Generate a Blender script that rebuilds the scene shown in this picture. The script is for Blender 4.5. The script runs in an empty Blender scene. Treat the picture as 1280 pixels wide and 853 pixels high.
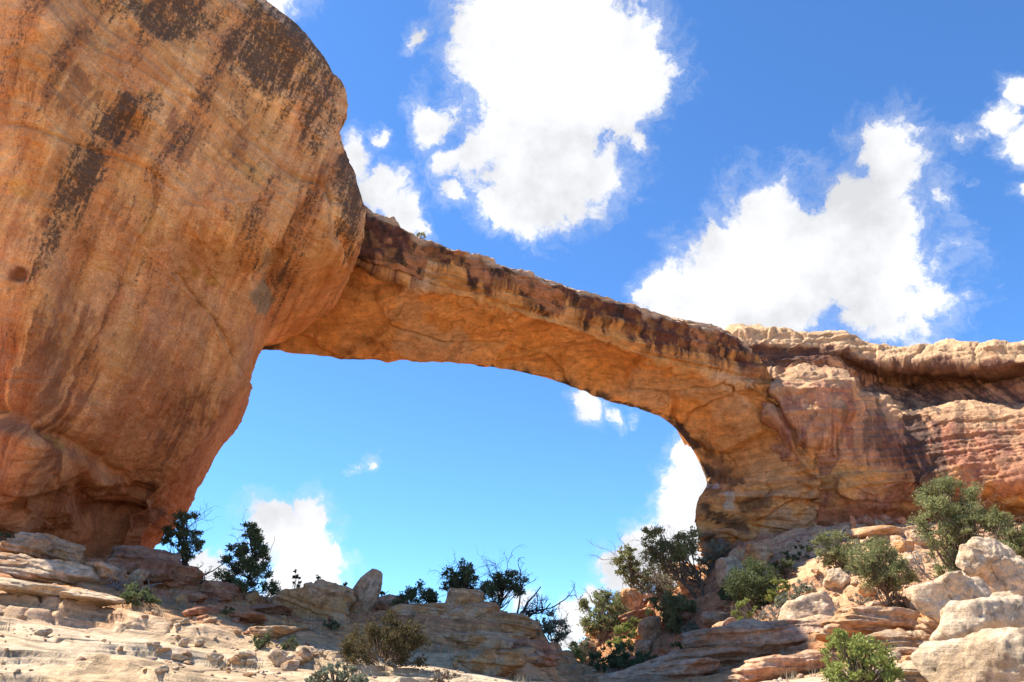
import bpy, math, random
import numpy as np

R = math.radians
random.seed(7)
RNG = np.random.default_rng(11)
S = bpy.context.scene
COL = S.collection

# ------------------------------------------------------------------ camera
FPX = 995.0                      # focal length in pixels of a 1280 wide frame
PITCH = R(24.0)
CZ = 1.6
cam_d = bpy.data.cameras.new('camera')
cam = bpy.data.objects.new('camera', cam_d)
COL.objects.link(cam)
cam.location = (0, 0, CZ)
cam.rotation_euler = (R(90) + PITCH, 0, 0)
cam_d.sensor_width = 36.0
cam_d.lens = 36.0 * FPX / 1280.0
cam_d.clip_end = 12000
cam_d.clip_start = 0.1
S.camera = cam

# ------------------------------------------------------------------ light
SUN = np.array((-0.56, 0.13, 0.83)); SUN /= np.linalg.norm(SUN)
SUN_EL = math.asin(SUN[2]); SUN_AZ = math.atan2(SUN[0], SUN[1])
S.view_settings.view_transform = 'Standard'
S.view_settings.look = 'None'
S.view_settings.gamma = 1.0
S.view_settings.use_curve_mapping = False
S.view_settings.exposure = 1.25
S.render.engine = 'CYCLES'
S.cycles.max_bounces = 8
S.cycles.diffuse_bounces = 5
S.cycles.glossy_bounces = 2
S.cycles.transmission_bounces = 3
S.cycles.transparent_max_bounces = 6
S.cycles.use_denoising = True

sun_d = bpy.data.lights.new('sun', 'SUN')
sun_d.energy = 4.6
sun_d.angle = R(0.53)
sun_d.color = (1.0, 0.935, 0.82)
sun_o = bpy.data.objects.new('sun', sun_d)
COL.objects.link(sun_o)
sun_o.rotation_euler = (math.pi / 2 - SUN_EL, 0, -SUN_AZ + math.pi)
sun_o.location = (-40, 0, 80)


def cam_dir(px, py):
    cx = (px - 640) / FPX
    cu = (426.5 - py) / FPX
    c, s = math.cos(PITCH), math.sin(PITCH)
    return np.array((cx, c - cu * s, s + cu * c))


def P(px, py, Y):
    """world point seen at photograph pixel (px, py), Y metres ahead"""
    d = cam_dir(px, py)
    d = d / d[1] * Y
    return np.array((d[0], d[1], d[2] + CZ))


def project(p):
    """photograph pixel of world points (N,3)"""
    c, s = math.cos(PITCH), math.sin(PITCH)
    x, y, z = p[:, 0], p[:, 1], p[:, 2] - CZ
    f = y * c + z * s
    u = -y * s + z * c
    f = np.maximum(f, 0.05)
    return 640 + FPX * x / f, 426.5 - FPX * u / f


def build_world():
    w = bpy.data.worlds.new('World')
    S.world = w
    w.use_nodes = True
    nt = w.node_tree
    nt.nodes.clear()
    N = lambda t: nt.nodes.new(t)
    L = nt.links.new
    out = N('ShaderNodeOutputWorld')
    bg = N('ShaderNodeBackground')
    bg.inputs['Strength'].default_value = 0.15
    L(bg.outputs[0], out.inputs[0])
    sky = N('ShaderNodeTexSky')
    sky.sky_type = 'NISHITA'
    sky.sun_disc = False
    sky.sun_elevation = SUN_EL
    sky.sun_rotation = SUN_AZ
    sky.altitude = 1900
    sky.air_density = 1.0
    sky.dust_density = 0.25
    sky.ozone_density = 2.2
    tc = N('ShaderNodeTexCoord')
    gen = tc.outputs['Generated']
    # break the outlines of the clouds up with two scales of noise
    def noise(scale, detail, rough, vec):
        n = N('ShaderNodeTexNoise')
        n.inputs['Scale'].default_value = scale
        n.inputs['Detail'].default_value = detail
        n.inputs['Roughness'].default_value = rough
        L(vec, n.inputs['Vector'])
        return n
    n1 = noise(8.0, 8, 0.62, gen)
    sub = N('ShaderNodeVectorMath'); sub.operation = 'SUBTRACT'
    L(n1.outputs['Color'], sub.inputs[0]); sub.inputs[1].default_value = (0.5, 0.5, 0.5)
    sc = N('ShaderNodeVectorMath'); sc.operation = 'SCALE'; sc.inputs['Scale'].default_value = 0.11
    L(sub.outputs[0], sc.inputs[0])
    add = N('ShaderNodeVectorMath'); add.operation = 'ADD'
    L(gen, add.inputs[0]); L(sc.outputs[0], add.inputs[1])
    blobs = [  # px, py, radius, weight
        (628, 30, 62, 1), (690, 50, 85, 1), (745, 55, 75, 1), (790, 85, 50, .9), (645, 95, 75, 1), (700, 130, 100, 1),
        (765, 125, 65, 1), (672, 190, 80, 1), (638, 262, 40, .85), (715, 200, 70, 1), (800, 105, 34, .6), (640, 5, 50, 1), (735, 10, 40, .9),
        (545, 155, 36, .62), (562, 208, 34, .42), (578, 245, 30, .45), (478, 240, 44, .66), (518, 272, 36, .62), (442, 205, 34, .6), (470, 180, 20, .42),
        (345, -4, 40, .8), (530, 42, 30, .36), (815, 175, 26, .3), (600, 200, 40, .45),
        (980, 335, 95, 1), (915, 355, 70, 1), (1055, 310, 85, 1), (1105, 345, 85, .95), (1130, 300, 50, .7), (1165, 360, 46, .75), (940, 320, 55, .95), (860, 372, 50, 1), (822, 372, 30, .9), (965, 275, 46, .9),
        (1000, 290, 56, 1), (1060, 262, 48, .9), (1108, 180, 58, .72), (1105, 225, 42, .5), (1150, 375, 42, .62), (900, 300, 36, .6),
        (1200, 178, 28, .5), (1268, 178, 40, .6), (1262, 122, 26, .55), (1235, 155, 30, .5), (1278, 228, 24, .5), (1195, 235, 40, .28),
        (735, 503, 26, .6), (772, 517, 17, .52), (800, 520, 13, .42), (458, 581, 14, .5),
        (345, 645, 42, .8), (362, 690, 60, 1), (392, 636, 34, .72), (375, 725, 60, 1), (345, 672, 46, 1), (265, 712, 28, 1), (415, 700, 24, .5), (412, 725, 28, .6),
        (856, 558, 24, .9), (868, 600, 40, 1), (860, 650, 46, 1), (818, 692, 44, 1), (788, 688, 26, .6), (850, 705, 60, 1), (780, 720, 36, .8),
        (640, 733, 24, .7), (712, 792, 34, .8), (745, 758, 26, .6)]
    prev = None
    for (px, py, r, wt) in blobs:
        c = cam_dir(px, py); c /= np.linalg.norm(c)
        e = cam_dir(px + r, py); e /= np.linalg.norm(e)
        e2 = cam_dir(px, py + r); e2 /= np.linalg.norm(e2)
        rr = 1.27 * 0.5 * (np.linalg.norm(e - c) + np.linalg.norm(e2 - c))
        dm = N('ShaderNodeVectorMath'); dm.operation = 'DISTANCE'
        L(add.outputs[0], dm.inputs[0]); dm.inputs[1].default_value = tuple(c)
        m = N('ShaderNodeMath'); m.operation = 'MULTIPLY_ADD'
        L(dm.outputs['Value'], m.inputs[0]); m.inputs[1].default_value = -1.0 / rr
        m.inputs[2].default_value = 0.45 + 0.55 * wt
        if prev is not None:
            x = N('ShaderNodeMath'); x.operation = 'SMOOTH_MAX'
            x.inputs[2].default_value = 0.12
            L(prev, x.inputs[0]); L(m.outputs[0], x.inputs[1])
            prev = x.outputs[0]
        else:
            prev = m.outputs[0]
    n2 = noise(15.0, 12, 0.66, add.outputs[0])
    n2.inputs['Distortion'].default_value = 0.25
    ma = N('ShaderNodeMath'); ma.operation = 'MULTIPLY_ADD'
    L(n2.outputs['Fac'], ma.inputs[0]); ma.inputs[1].default_value = 1.55
    L(prev, ma.inputs[2])
    mr = N('ShaderNodeMapRange'); mr.interpolation_type = 'SMOOTHSTEP'
    L(ma.outputs[0], mr.inputs['Value'])
    mr.inputs['From Min'].default_value = 0.86
    mr.inputs['From Max'].default_value = 1.16
    n2b = noise(34.0, 8, 0.7, add.outputs[0]); n2b.inputs['Distortion'].default_value = 1.2
    mb = N('ShaderNodeMath'); mb.operation = 'MULTIPLY_ADD'
    L(n2b.outputs['Fac'], mb.inputs[0]); mb.inputs[1].default_value = 1.0; L(ma.outputs[0], mb.inputs[2])
    vr = N('ShaderNodeMapRange'); vr.interpolation_type = 'SMOOTHSTEP'
    L(mb.outputs[0], vr.inputs['Value'])
    vr.inputs['From Min'].default_value = 1.02; vr.inputs['From Max'].default_value = 1.75
    vr.inputs['To Max'].default_value = 0.34
    mxx = N('ShaderNodeMath'); mxx.operation = 'MAXIMUM'
    L(mr.outputs[0], mxx.inputs[0]); L(vr.outputs[0], mxx.inputs[1])
    # cloud brightness: a soft grey in the thick middle, bright elsewhere
    n3 = noise(7.0, 6, 0.6, gen)
    cr = N('ShaderNodeMapRange')
    L(n3.outputs['Fac'], cr.inputs['Value'])
    cr.inputs['From Min'].default_value = 0.34; cr.inputs['From Max'].default_value = 0.56
    cr.inputs['To Min'].default_value = 0.79; cr.inputs['To Max'].default_value = 1.14
    cc = N('ShaderNodeVectorMath'); cc.operation = 'SCALE'
    cc.inputs[0].default_value = (2.72, 2.76, 2.86)
    L(cr.outputs[0], cc.inputs['Scale'])
    mix = N('ShaderNodeMix'); mix.data_type = 'RGBA'
    L(mxx.outputs[0], mix.inputs[0])
    hs = N('ShaderNodeVectorMath'); hs.operation = 'MULTIPLY'
    L(sky.outputs[0], hs.inputs[0]); hs.inputs[1].default_value = (0.37, 0.60, 0.81)
    L(hs.outputs[0], mix.inputs[6]); L(cc.outputs[0], mix.inputs[7])
    L(mix.outputs[2], bg.inputs['Color'])
    w.cycles.sampling_method = 'MANUAL'
    w.cycles.sample_map_resolution = 512


build_world()

# ------------------------------------------------------------------ noise
def _hash(ix, iy, iz, seed):
    h = (ix * 374761393 + iy * 668265263 + iz * 2147483647 + seed * 1274126177) & 0xffffffff
    h = ((h ^ (h >> 13)) * 1274126177) & 0xffffffff
    return h ^ (h >> 16)


_G = RNG.normal(size=(256, 3)); _G /= np.linalg.norm(_G, axis=1)[:, None]
_G = _G.astype(np.float32)


def perlin(p, seed=0):
    p = np.asarray(p, np.float32)
    i = np.floor(p).astype(np.int64)
    f = (p - i).astype(np.float32)
    w = f * f * f * (f * (f * 6 - 15) + 10)
    acc = np.zeros(len(p), np.float32)
    for dx in (0, 1):
        wx = w[:, 0] if dx else 1 - w[:, 0]
        for dy in (0, 1):
            wy = w[:, 1] if dy else 1 - w[:, 1]
            for dz in (0, 1):
                wz = w[:, 2] if dz else 1 - w[:, 2]
                g = _G[_hash(i[:, 0] + dx, i[:, 1] + dy, i[:, 2] + dz, seed) & 255]
                acc += wx * wy * wz * (g[:, 0] * (f[:, 0] - dx) + g[:, 1] * (f[:, 1] - dy) + g[:, 2] * (f[:, 2] - dz))
    return acc * 1.5


def fbm(p, octv=4, seed=0, gain=0.5, lac=2.03):
    p = np.asarray(p, np.float32)
    a, s = 1.0, np.zeros(len(p), np.float32)
    for k in range(octv):
        s += a * perlin(p, seed + k * 17)
        p = p * lac
        a *= gain
    return s


def worley(p, seed=0):
    """F1, F2 and a random value per cell"""
    p = np.asarray(p, np.float32)
    i = np.floor(p).astype(np.int64)
    f1 = np.full(len(p), 9.0, np.float32); f2 = f1.copy(); cid = np.zeros(len(p), np.float32)
    for dx in (-1, 0, 1):
        for dy in (-1, 0, 1):
            for dz in (-1, 0, 1):
                c = i + np.array((dx, dy, dz))
                h = _hash(c[:, 0], c[:, 1], c[:, 2], seed)
                o = np.stack([(h & 1023), ((h >> 10) & 1023), ((h >> 20) & 1023)], 1) / 1023.0
                d = np.linalg.norm(c + o - p, axis=1).astype(np.float32)
                n = d < f1
                f2 = np.where(n, f1, np.minimum(f2, d))
                cid = np.where(n, (h & 255) / 255.0, cid)
                f1 = np.minimum(f1, d)
    return f1, f2, cid


def worley2(x, y, s, seed=0):
    """the same on the plane, sheared by the bed number"""
    x = (x + 0.37 * np.floor(s)).astype(np.float32); y = (y + 0.61 * np.floor(s)).astype(np.float32)
    ix = np.floor(x).astype(np.int64); iy = np.floor(y).astype(np.int64)
    f1 = np.full(len(x), 9.0, np.float32); f2 = f1.copy(); cid = np.zeros(len(x), np.float32)
    for dx in (-1, 0, 1):
        for dy in (-1, 0, 1):
            h = _hash(ix + dx, iy + dy, ix * 0, seed)
            d = np.hypot(ix + dx + (h & 1023) / 1023.0 - x, iy + dy + ((h >> 10) & 1023) / 1023.0 - y).astype(np.float32)
            n = d < f1
            f2 = np.where(n, f1, np.minimum(f2, d))
            cid = np.where(n, ((h >> 20) & 255) / 255.0, cid)
            f1 = np.minimum(f1, d)
    return f1, f2, cid


def sstep(a, b, x):
    t = np.clip((x - a) / (b - a), 0, 1)
    return t * t * (3 - 2 * t)


def V(x, y, z=None):
    return np.stack([x, y, np.zeros_like(x) if z is None else z], 1)


# ------------------------------------------------------------------ mesh helpers
def link(o, parent=None):
    COL.objects.link(o)
    if parent is not None:
        o.parent = parent
    return o


def tag(o, label=None, cat=None, group=None, kind=None):
    if label: o['label'] = label
    if cat: o['category'] = cat
    if group: o['group'] = group
    if kind: o['kind'] = kind
    return o


def mesh_np(name, verts, faces, mat, col=None, smooth=True, parent=None, nside=4, extra=None):
    me = bpy.data.meshes.new(name)
    nv, nf = len(verts), len(faces)
    me.vertices.add(nv)
    me.vertices.foreach_set('co', np.asarray(verts, np.float32).ravel())
    me.loops.add(nf * nside)
    me.loops.foreach_set('vertex_index', np.asarray(faces, np.int32).ravel())
    me.polygons.add(nf)
    me.polygons.foreach_set('loop_start', np.arange(0, nf * nside, nside, dtype=np.int32))
    me.polygons.foreach_set('loop_total', np.full(nf, nside, np.int32))
    me.update(calc_edges=True)
    if smooth:
        me.polygons.foreach_set('use_smooth', np.ones(nf, bool))
    if col is not None:
        a = me.color_attributes.new('Col', 'FLOAT_COLOR', 'POINT')
        c4 = np.ones((nv, 4), np.float32); c4[:, :3] = col
        a.data.foreach_set('color', c4.ravel())
    if extra is not None:
        a = me.attributes.new(extra[0], 'FLOAT', 'POINT'); a.data.foreach_set('value', np.asarray(extra[1], np.float32))
    me.materials.append(mat)
    o = bpy.data.objects.new(name, me)
    return link(o, parent)


def grid_faces(nr, nc):
    a = np.arange(nr * nc).reshape(nr, nc)
    return np.stack([a[:-1, :-1].ravel(), a[:-1, 1:].ravel(), a[1:, 1:].ravel(), a[1:, :-1].ravel()], 1)


def cr_matrix(n, subs):
    """Catmull-Rom interpolation matrix for n control values, subs[i] steps per interval"""
    rows = []
    for i in range(n - 1):
        for k in range(subs[i] + (1 if i == n - 2 else 0)):
            t = k / subs[i]
            b = (-0.5 * t + t * t - 0.5 * t ** 3, 1 - 2.5 * t * t + 1.5 * t ** 3,
                 0.5 * t + 2 * t * t - 1.5 * t ** 3, -0.5 * t * t + 0.5 * t ** 3)
            r = np.zeros(n)
            for j, w in zip((i - 1, i, i + 1, i + 2), b):
                if j < 0:
                    r[0] += 2 * w; r[1] -= w
                elif j >= n:
                    r[n - 1] += 2 * w; r[n - 2] -= w
                else:
                    r[j] += w
            rows.append(r)
    return np.array(rows)


def loft(ctrl, rsub, csub):
    ctrl = np.array(ctrl, float)
    A = cr_matrix(ctrl.shape[0], rsub); B = cr_matrix(ctrl.shape[1], csub)
    return np.einsum('ri,ijk,cj->rck', A, ctrl, B)


def grid_normals(g):
    du = np.gradient(g, axis=0); dv = np.gradient(g, axis=1)
    n = np.cross(du, dv)
    return n / np.maximum(np.linalg.norm(n, axis=2, keepdims=True), 1e-9)


# ------------------------------------------------------------------ materials
def rock_material(name, fine=0.03, bump=0.6, tint=(1, 1, 1), pits=0.35, sscale=1.0, bedn=(0.05, 0.03, 1.0), bed=0.15, bfreq=9.0, bed_attr=False, streak=None, contrast=1.0):
    m = bpy.data.materials.new(name)
    m.use_nodes = True
    nt = m.node_tree; N = nt.nodes.new; L = nt.links.new
    b = nt.nodes['Principled BSDF']
    b.inputs['Roughness'].default_value = 0.95
    b.inputs['Specular IOR Level'].default_value = 0.12
    at = N('ShaderNodeAttribute'); at.attribute_name = 'Col'
    geo = N('ShaderNodeNewGeometry')
    def noise(s, d, r, vec=geo.outputs['Position']):
        n = N('ShaderNodeTexNoise'); n.inputs['Scale'].default_value = s
        n.inputs['Detail'].default_value = d; n.inputs['Roughness'].default_value = r
        L(vec, n.inputs['Vector']); return n
    # mottling
    n1 = noise(2.2 * sscale, 8, 0.7)
    mr = N('ShaderNodeMapRange'); L(n1.outputs['Fac'], mr.inputs['Value'])
    mr.inputs['From Min'].default_value = 0.3; mr.inputs['From Max'].default_value = 0.7
    mr.inputs['To Min'].default_value = 1 - .30 * contrast; mr.inputs['To Max'].default_value = 1 + .27 * contrast
    # thin bedding lines
    dt = N('ShaderNodeVectorMath'); dt.operation = 'DOT_PRODUCT'
    L(geo.outputs['Position'], dt.inputs[0]); dt.inputs[1].default_value = [v * bfreq * sscale for v in bedn]
    if bed_attr:
        ba = N('ShaderNodeAttribute'); ba.attribute_name = 'Bed'
        bm_ = N('ShaderNodeMath'); bm_.operation = 'MULTIPLY'; L(ba.outputs['Fac'], bm_.inputs[0]); bm_.inputs[1].default_value = bfreq * sscale
        bed_out = bm_.outputs[0]
    else:
        bed_out = dt.outputs['Value']
    sx = N('ShaderNodeSeparateXYZ'); L(geo.outputs['Position'], sx.inputs[0])
    hx = N('ShaderNodeMath'); hx.operation = 'MULTIPLY'; L(sx.outputs[0], hx.inputs[0]); hx.inputs[1].default_value = 0.55 * sscale
    hy = N('ShaderNodeMath'); hy.operation = 'MULTIPLY'; L(sx.outputs[1], hy.inputs[0]); hy.inputs[1].default_value = 0.55 * sscale
    mp = N('ShaderNodeCombineXYZ'); L(hx.outputs[0], mp.inputs[0]); L(hy.outputs[0], mp.inputs[1]); L(bed_out, mp.inputs[2])
    n2 = noise(1.0, 6, 0.65, mp.outputs[0])
    mr2 = N('ShaderNodeMapRange'); L(n2.outputs['Fac'], mr2.inputs['Value'])
    mr2.inputs['From Min'].default_value = 0.32; mr2.inputs['From Max'].default_value = 0.68
    mr2.inputs['To Min'].default_value = 1 - bed; mr2.inputs['To Max'].default_value = 1 + bed
    mm = N('ShaderNodeMath'); mm.operation = 'MULTIPLY'
    L(mr.outputs[0], mm.inputs[0]); L(mr2.outputs[0], mm.inputs[1])
    n5 = noise(26.0 * sscale, 4, 0.7)
    mr5 = N('ShaderNodeMapRange'); L(n5.outputs['Fac'], mr5.inputs['Value'])
    mr5.inputs['From Min'].default_value = 0.3; mr5.inputs['From Max'].default_value = 0.7
    mr5.inputs['To Min'].default_value = 1 - .2 * contrast; mr5.inputs['To Max'].default_value = 1 + .17 * contrast
    mm5 = N('ShaderNodeMath'); mm5.operation = 'MULTIPLY'
    L(mm.outputs[0], mm5.inputs[0]); L(mr5.outputs[0], mm5.inputs[1])
    vs = N('ShaderNodeVectorMath'); vs.operation = 'SCALE'
    L(at.outputs['Color'], vs.inputs[0]); L(mm5.outputs[0], vs.inputs['Scale'])
    vt = N('ShaderNodeVectorMath'); vt.operation = 'MULTIPLY'
    L(vs.outputs[0], vt.inputs[0]); vt.inputs[1].default_value = tint
    L(vt.outputs[0], b.inputs['Base Color'])
    if streak:
        d1 = N('ShaderNodeVectorMath'); d1.operation = 'DOT_PRODUCT'
        L(geo.outputs['Position'], d1.inputs[0]); d1.inputs[1].default_value = streak
        zz = N('ShaderNodeMath'); zz.operation = 'MULTIPLY'; L(sx.outputs[2], zz.inputs[0]); zz.inputs[1].default_value = 0.22
        cb = N('ShaderNodeCombineXYZ'); L(d1.outputs['Value'], cb.inputs[0]); L(zz.outputs[0], cb.inputs[1])
        n6 = noise(1.5, 8, 0.68, cb.outputs[0]); n6.inputs['Distortion'].default_value = 0.5
        n7 = noise(0.35, 4, 0.6)
        m6 = N('ShaderNodeMath'); m6.operation = 'MULTIPLY_ADD'; L(n7.outputs['Fac'], m6.inputs[0]); m6.inputs[1].default_value = 0.9; L(n6.outputs['Fac'], m6.inputs[2])
        r6 = N('ShaderNodeMapRange'); L(m6.outputs[0], r6.inputs['Value'])
        r6.inputs['From Min'].default_value = 0.92; r6.inputs['From Max'].default_value = 1.18
        r6.inputs['To Min'].default_value = 0.0; r6.inputs['To Max'].default_value = 0.8
        mx6 = N('ShaderNodeMix'); mx6.data_type = 'RGBA'; mx6.blend_type = 'MULTIPLY'
        L(r6.outputs[0], mx6.inputs[0]); L(vt.outputs[0], mx6.inputs[6]); mx6.inputs[7].default_value = (0.66, 0.50, 0.42, 1)
        va = N('ShaderNodeAttribute'); va.attribute_name = 'Varnish'
        zc = N('ShaderNodeMath'); zc.operation = 'MULTIPLY'; L(sx.outputs[2], zc.inputs[0]); zc.inputs[1].default_value = 0.2
        cb2 = N('ShaderNodeCombineXYZ'); L(d1.outputs['Value'], cb2.inputs[0]); L(zc.outputs[0], cb2.inputs[1])
        n8 = noise(3.4, 10, 0.78, cb2.outputs[0]); n8.inputs['Distortion'].default_value = 0.3
        n9 = noise(7.0, 6, 0.75)
        a8 = N('ShaderNodeMath'); a8.operation = 'ADD'; L(n8.outputs['Fac'], a8.inputs[0]); L(n9.outputs['Fac'], a8.inputs[1])
        v8 = N('ShaderNodeMath'); v8.operation = 'MULTIPLY_ADD'; L(a8.outputs[0], v8.inputs[0]); v8.inputs[1].default_value = 3.0; L(va.outputs['Fac'], v8.inputs[2])
        r8 = N('ShaderNodeMapRange'); L(v8.outputs[0], r8.inputs['Value'])
        r8.inputs['From Min'].default_value = 3.32; r8.inputs['From Max'].default_value = 3.9; r8.inputs['To Max'].default_value = 0.92
        # fine dark flecks of the same varnish everywhere
        mx8 = N('ShaderNodeMix'); mx8.data_type = 'RGBA'
        L(r8.outputs[0], mx8.inputs[0]); L(mx6.outputs[2], mx8.inputs[6]); mx8.inputs[7].default_value = (0.085, 0.06, 0.045, 1)
        n10 = noise(11.0, 8, 0.8)
        r10 = N('ShaderNodeMapRange'); L(n10.outputs['Fac'], r10.inputs['Value'])
        r10.inputs['From Min'].default_value = 0.36; r10.inputs['From Max'].default_value = 0.64; r10.inputs['To Min'].default_value = 0.74; r10.inputs['To Max'].default_value = 1.24
        v10 = N('ShaderNodeVectorMath'); v10.operation = 'SCALE'; L(mx8.outputs[2], v10.inputs[0]); L(r10.outputs[0], v10.inputs['Scale'])
        L(v10.outputs[0], b.inputs['Base Color'])
    # relief
    n3 = noise(5.0 * sscale, 10, 0.72)
    n4 = noise(0.9, 7, 0.7, mp.outputs[0])
    n4m = N('ShaderNodeMath'); n4m.operation = 'MULTIPLY'; n4m.inputs[1].default_value = min(1.0, bed * 6); L(n4.outputs['Fac'], n4m.inputs[0])
    a1 = N('ShaderNodeMath'); a1.operation = 'ADD'
    L(n3.outputs['Fac'], a1.inputs[0]); L(n4m.outputs[0], a1.inputs[1])
    vo = N('ShaderNodeTexVoronoi'); vo.inputs['Scale'].default_value = 3.2 * sscale
    L(geo.outputs['Position'], vo.inputs['Vector'])
    a2 = N('ShaderNodeMath'); a2.operation = 'MULTIPLY_ADD'
    L(vo.outputs['Distance'], a2.inputs[0]); a2.inputs[1].default_value = pits
    L(a1.outputs[0], a2.inputs[2])
    bp = N('ShaderNodeBump'); bp.inputs['Strength'].default_value = bump
    bp.inputs['Distance'].default_value = fine * 6
    L(a2.outputs[0], bp.inputs['Height']); L(bp.outputs[0], b.inputs['Normal'])
    return m


M_CLIFF = rock_material('sandstone_cliff', 0.05, 0.8, pits=0.12, bed=0.10, bfreq=5.0, sscale=0.9, contrast=1.2)
M_LEFT = rock_material('sandstone_overhang', 0.035, 0.65, pits=0.12, bed=0.012, bfreq=3.2, bedn=(0.32, 0.15, 1.0), sscale=0.8, streak=(0.9, 0.42, -0.2), contrast=0.75)
M_GROUND = rock_material('sandstone_ground', 0.02, 0.8, sscale=1.6, pits=0.1, bed_attr=True, bfreq=7.0, bed=0.22, contrast=1.2)
M_ROCK = rock_material('sandstone_boulder', 0.02, 0.85, sscale=2.0, bed=0.07, contrast=1.35, pits=0.5)


def leaf_material(name, c1, c2, trans=0.25):
    m = bpy.data.materials.new(name); m.use_nodes = True
    nt = m.node_tree; N = nt.nodes.new; L = nt.links.new
    nt.nodes.clear()
    out = N('ShaderNodeOutputMaterial')
    at = N('ShaderNodeAttribute'); at.attribute_name = 'Col'
    mx = N('ShaderNodeMix'); mx.data_type = 'RGBA'
    L(at.outputs['Fac'], mx.inputs[0])
    mx.inputs[6].default_value = (*c1, 1); mx.inputs[7].default_value = (*c2, 1)
    d = N('ShaderNodeBsdfDiffuse'); t = N('ShaderNodeBsdfTranslucent')
    L(mx.outputs[2], d.inputs['Color']); L(mx.outputs[2], t.inputs['Color'])
    ms = N('ShaderNodeMixShader'); ms.inputs[0].default_value = trans
    L(d.outputs[0], ms.inputs[1]); L(t.outputs[0], ms.inputs[2]); L(ms.outputs[0], out.inputs[0])
    return m


def bark_material(name, c):
    m = bpy.data.materials.new(name); m.use_nodes = True
    nt = m.node_tree; N = nt.nodes.new; L = nt.links.new
    b = nt.nodes['Principled BSDF']; b.inputs['Roughness'].default_value = 0.95
    b.inputs['Specular IOR Level'].default_value = 0.1
    tc = N('ShaderNodeTexCoord')
    mp = N('ShaderNodeMapping'); mp.inputs['Scale'].default_value = (18, 18, 3)
    L(tc.outputs['Object'], mp.inputs['Vector'])
    n = N('ShaderNodeTexNoise'); n.inputs['Scale'].default_value = 1.5; n.inputs['Detail'].default_value = 5
    L(mp.outputs[0], n.inputs['Vector'])
    r = N('ShaderNodeValToRGB')
    r.color_ramp.elements[0].color = (*[x * 0.5 for x in c], 1); r.color_ramp.elements[0].position = 0.3
    r.color_ramp.elements[1].color = (*[min(1, x * 1.5) for x in c], 1); r.color_ramp.elements[1].position = 0.7
    L(n.outputs['Fac'], r.inputs[0]); L(r.outputs[0], b.inputs['Base Color'])
    return m


M_BARK = bark_material('juniper_bark', (0.16, 0.115, 0.08))
M_DEAD = bark_material('bleached_dead_wood', (0.26, 0.22, 0.19))
M_DARKWOOD = bark_material('dark_dead_wood', (0.07, 0.05, 0.045))
LEAF = {
    'dark': leaf_material('leaf_dark', (0.085, 0.105, 0.05), (0.17, 0.20, 0.09), 0.38),
    'juniper': leaf_material('leaf_juniper', (0.155, 0.17, 0.075), (0.33, 0.34, 0.155), 0.33),
    'bright': leaf_material('leaf_bright', (0.17, 0.20, 0.05), (0.38, 0.41, 0.13), 0.35),
    'grey': leaf_material('leaf_sage', (0.14, 0.15, 0.10), (0.32, 0.33, 0.22)),
    'olive': leaf_material('leaf_olive_brown', (0.07, 0.06, 0.03), (0.16, 0.125, 0.06)),
    'dry': leaf_material('leaf_dry', (0.22, 0.18, 0.12), (0.42, 0.36, 0.25)),
}

# ------------------------------------------------------------------ terrain height
_tc = [  # photograph pixel and distance ahead of points on the ground
    (0, 853, 11), (0, 800, 15), (0, 750, 20), (0, 705, 24.5), (20, 682, 27.5),
    (120, 853, 11.5), (120, 800, 15.5), (120, 755, 21), (120, 718, 27),
    (250, 853, 12), (250, 800, 17.5), (230, 762, 25), (220, 742, 31),
    (400, 853, 13), (400, 820, 18), (370, 785, 26), (340, 758, 34),
    (520, 853, 14.5), (520, 832, 19), (480, 800, 26), (440, 775, 32), (440, 758, 36),
    (600, 853, 16), (600, 836, 21), (600, 800, 29), (600, 768, 31.5), (600, 758, 34), (540, 762, 33), (650, 768, 32.5),
    (680, 800, 31.5), (706, 838, 31), (706, 853, 24),
    (716, 848, 37), (722, 838, 42), (718, 812, 53), (765, 838, 40), (770, 800, 49), (800, 756, 55), (848, 740, 54),
    (850, 836, 31), (880, 805, 36), (880, 745, 49), (880, 700, 55.5),
    (930, 853, 22), (940, 812, 28), (940, 785, 34), (960, 725, 44), (990, 694, 46),
    (1040, 853, 19), (1030, 802, 26), (1050, 765, 32), (1060, 712, 38), (1070, 674, 46),
    (1150, 853, 17), (1130, 812, 22), (1130, 772, 30), (1150, 718, 36), (1140, 668, 46),
    (1280, 853, 13), (1280, 800, 18), (1250, 755, 26), (1280, 705, 34), (1280, 668, 44),
    (100, 705, 31), (190, 712, 39), (0, 690, 33)]
_pts = [P(*t) for t in _tc]
_pts += [np.array(t, float) for t in [
    (0, 0, 0), (-6, 0, .3), (6, 0, .2), (0, -12, -1.2), (-14, -12, 0), (14, -12, 0), (0, 6, 0.9), (-8, 6, 1.1), (7, 6, 0.9),
    (-28, 14, 5.5), (-32, 26, 7.5), (-40, 38, 9), (26, 12, 3.5), (34, 26, 6), (45, 42, 11), (52, 55, 13),
    (-16, 46, 3), (-8, 46, 2.2), (0, 45, 1.2), (6, 44, 1.2), (-30, 60, 2), (-10, 62, -4), (5, 62, -4), (12, 68, 0), (35, 75, 6), (60, 80, 8), (-50, 60, 3),
    (-45, 10, 5), (45, 5, 3)]]
_pts = np.array(_pts)
_ks = 30.0


def _U(r2):
    return np.where(r2 > 1e-9, 0.5 * r2 * np.log(np.maximum(r2, 1e-9)), 0)


def _tps_fit(pts, lam=1e-4):
    X = pts[:, :2] / _ks
    n = len(X)
    K = _U(((X[:, None] - X[None]) ** 2).sum(2)) + lam * np.eye(n)
    Pm = np.hstack([np.ones((n, 1)), X])
    A = np.zeros((n + 3, n + 3)); A[:n, :n] = K; A[:n, n:] = Pm; A[n:, :n] = Pm.T
    b = np.zeros(n + 3); b[:n] = pts[:, 2]
    return X, np.linalg.solve(A, b)


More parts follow.
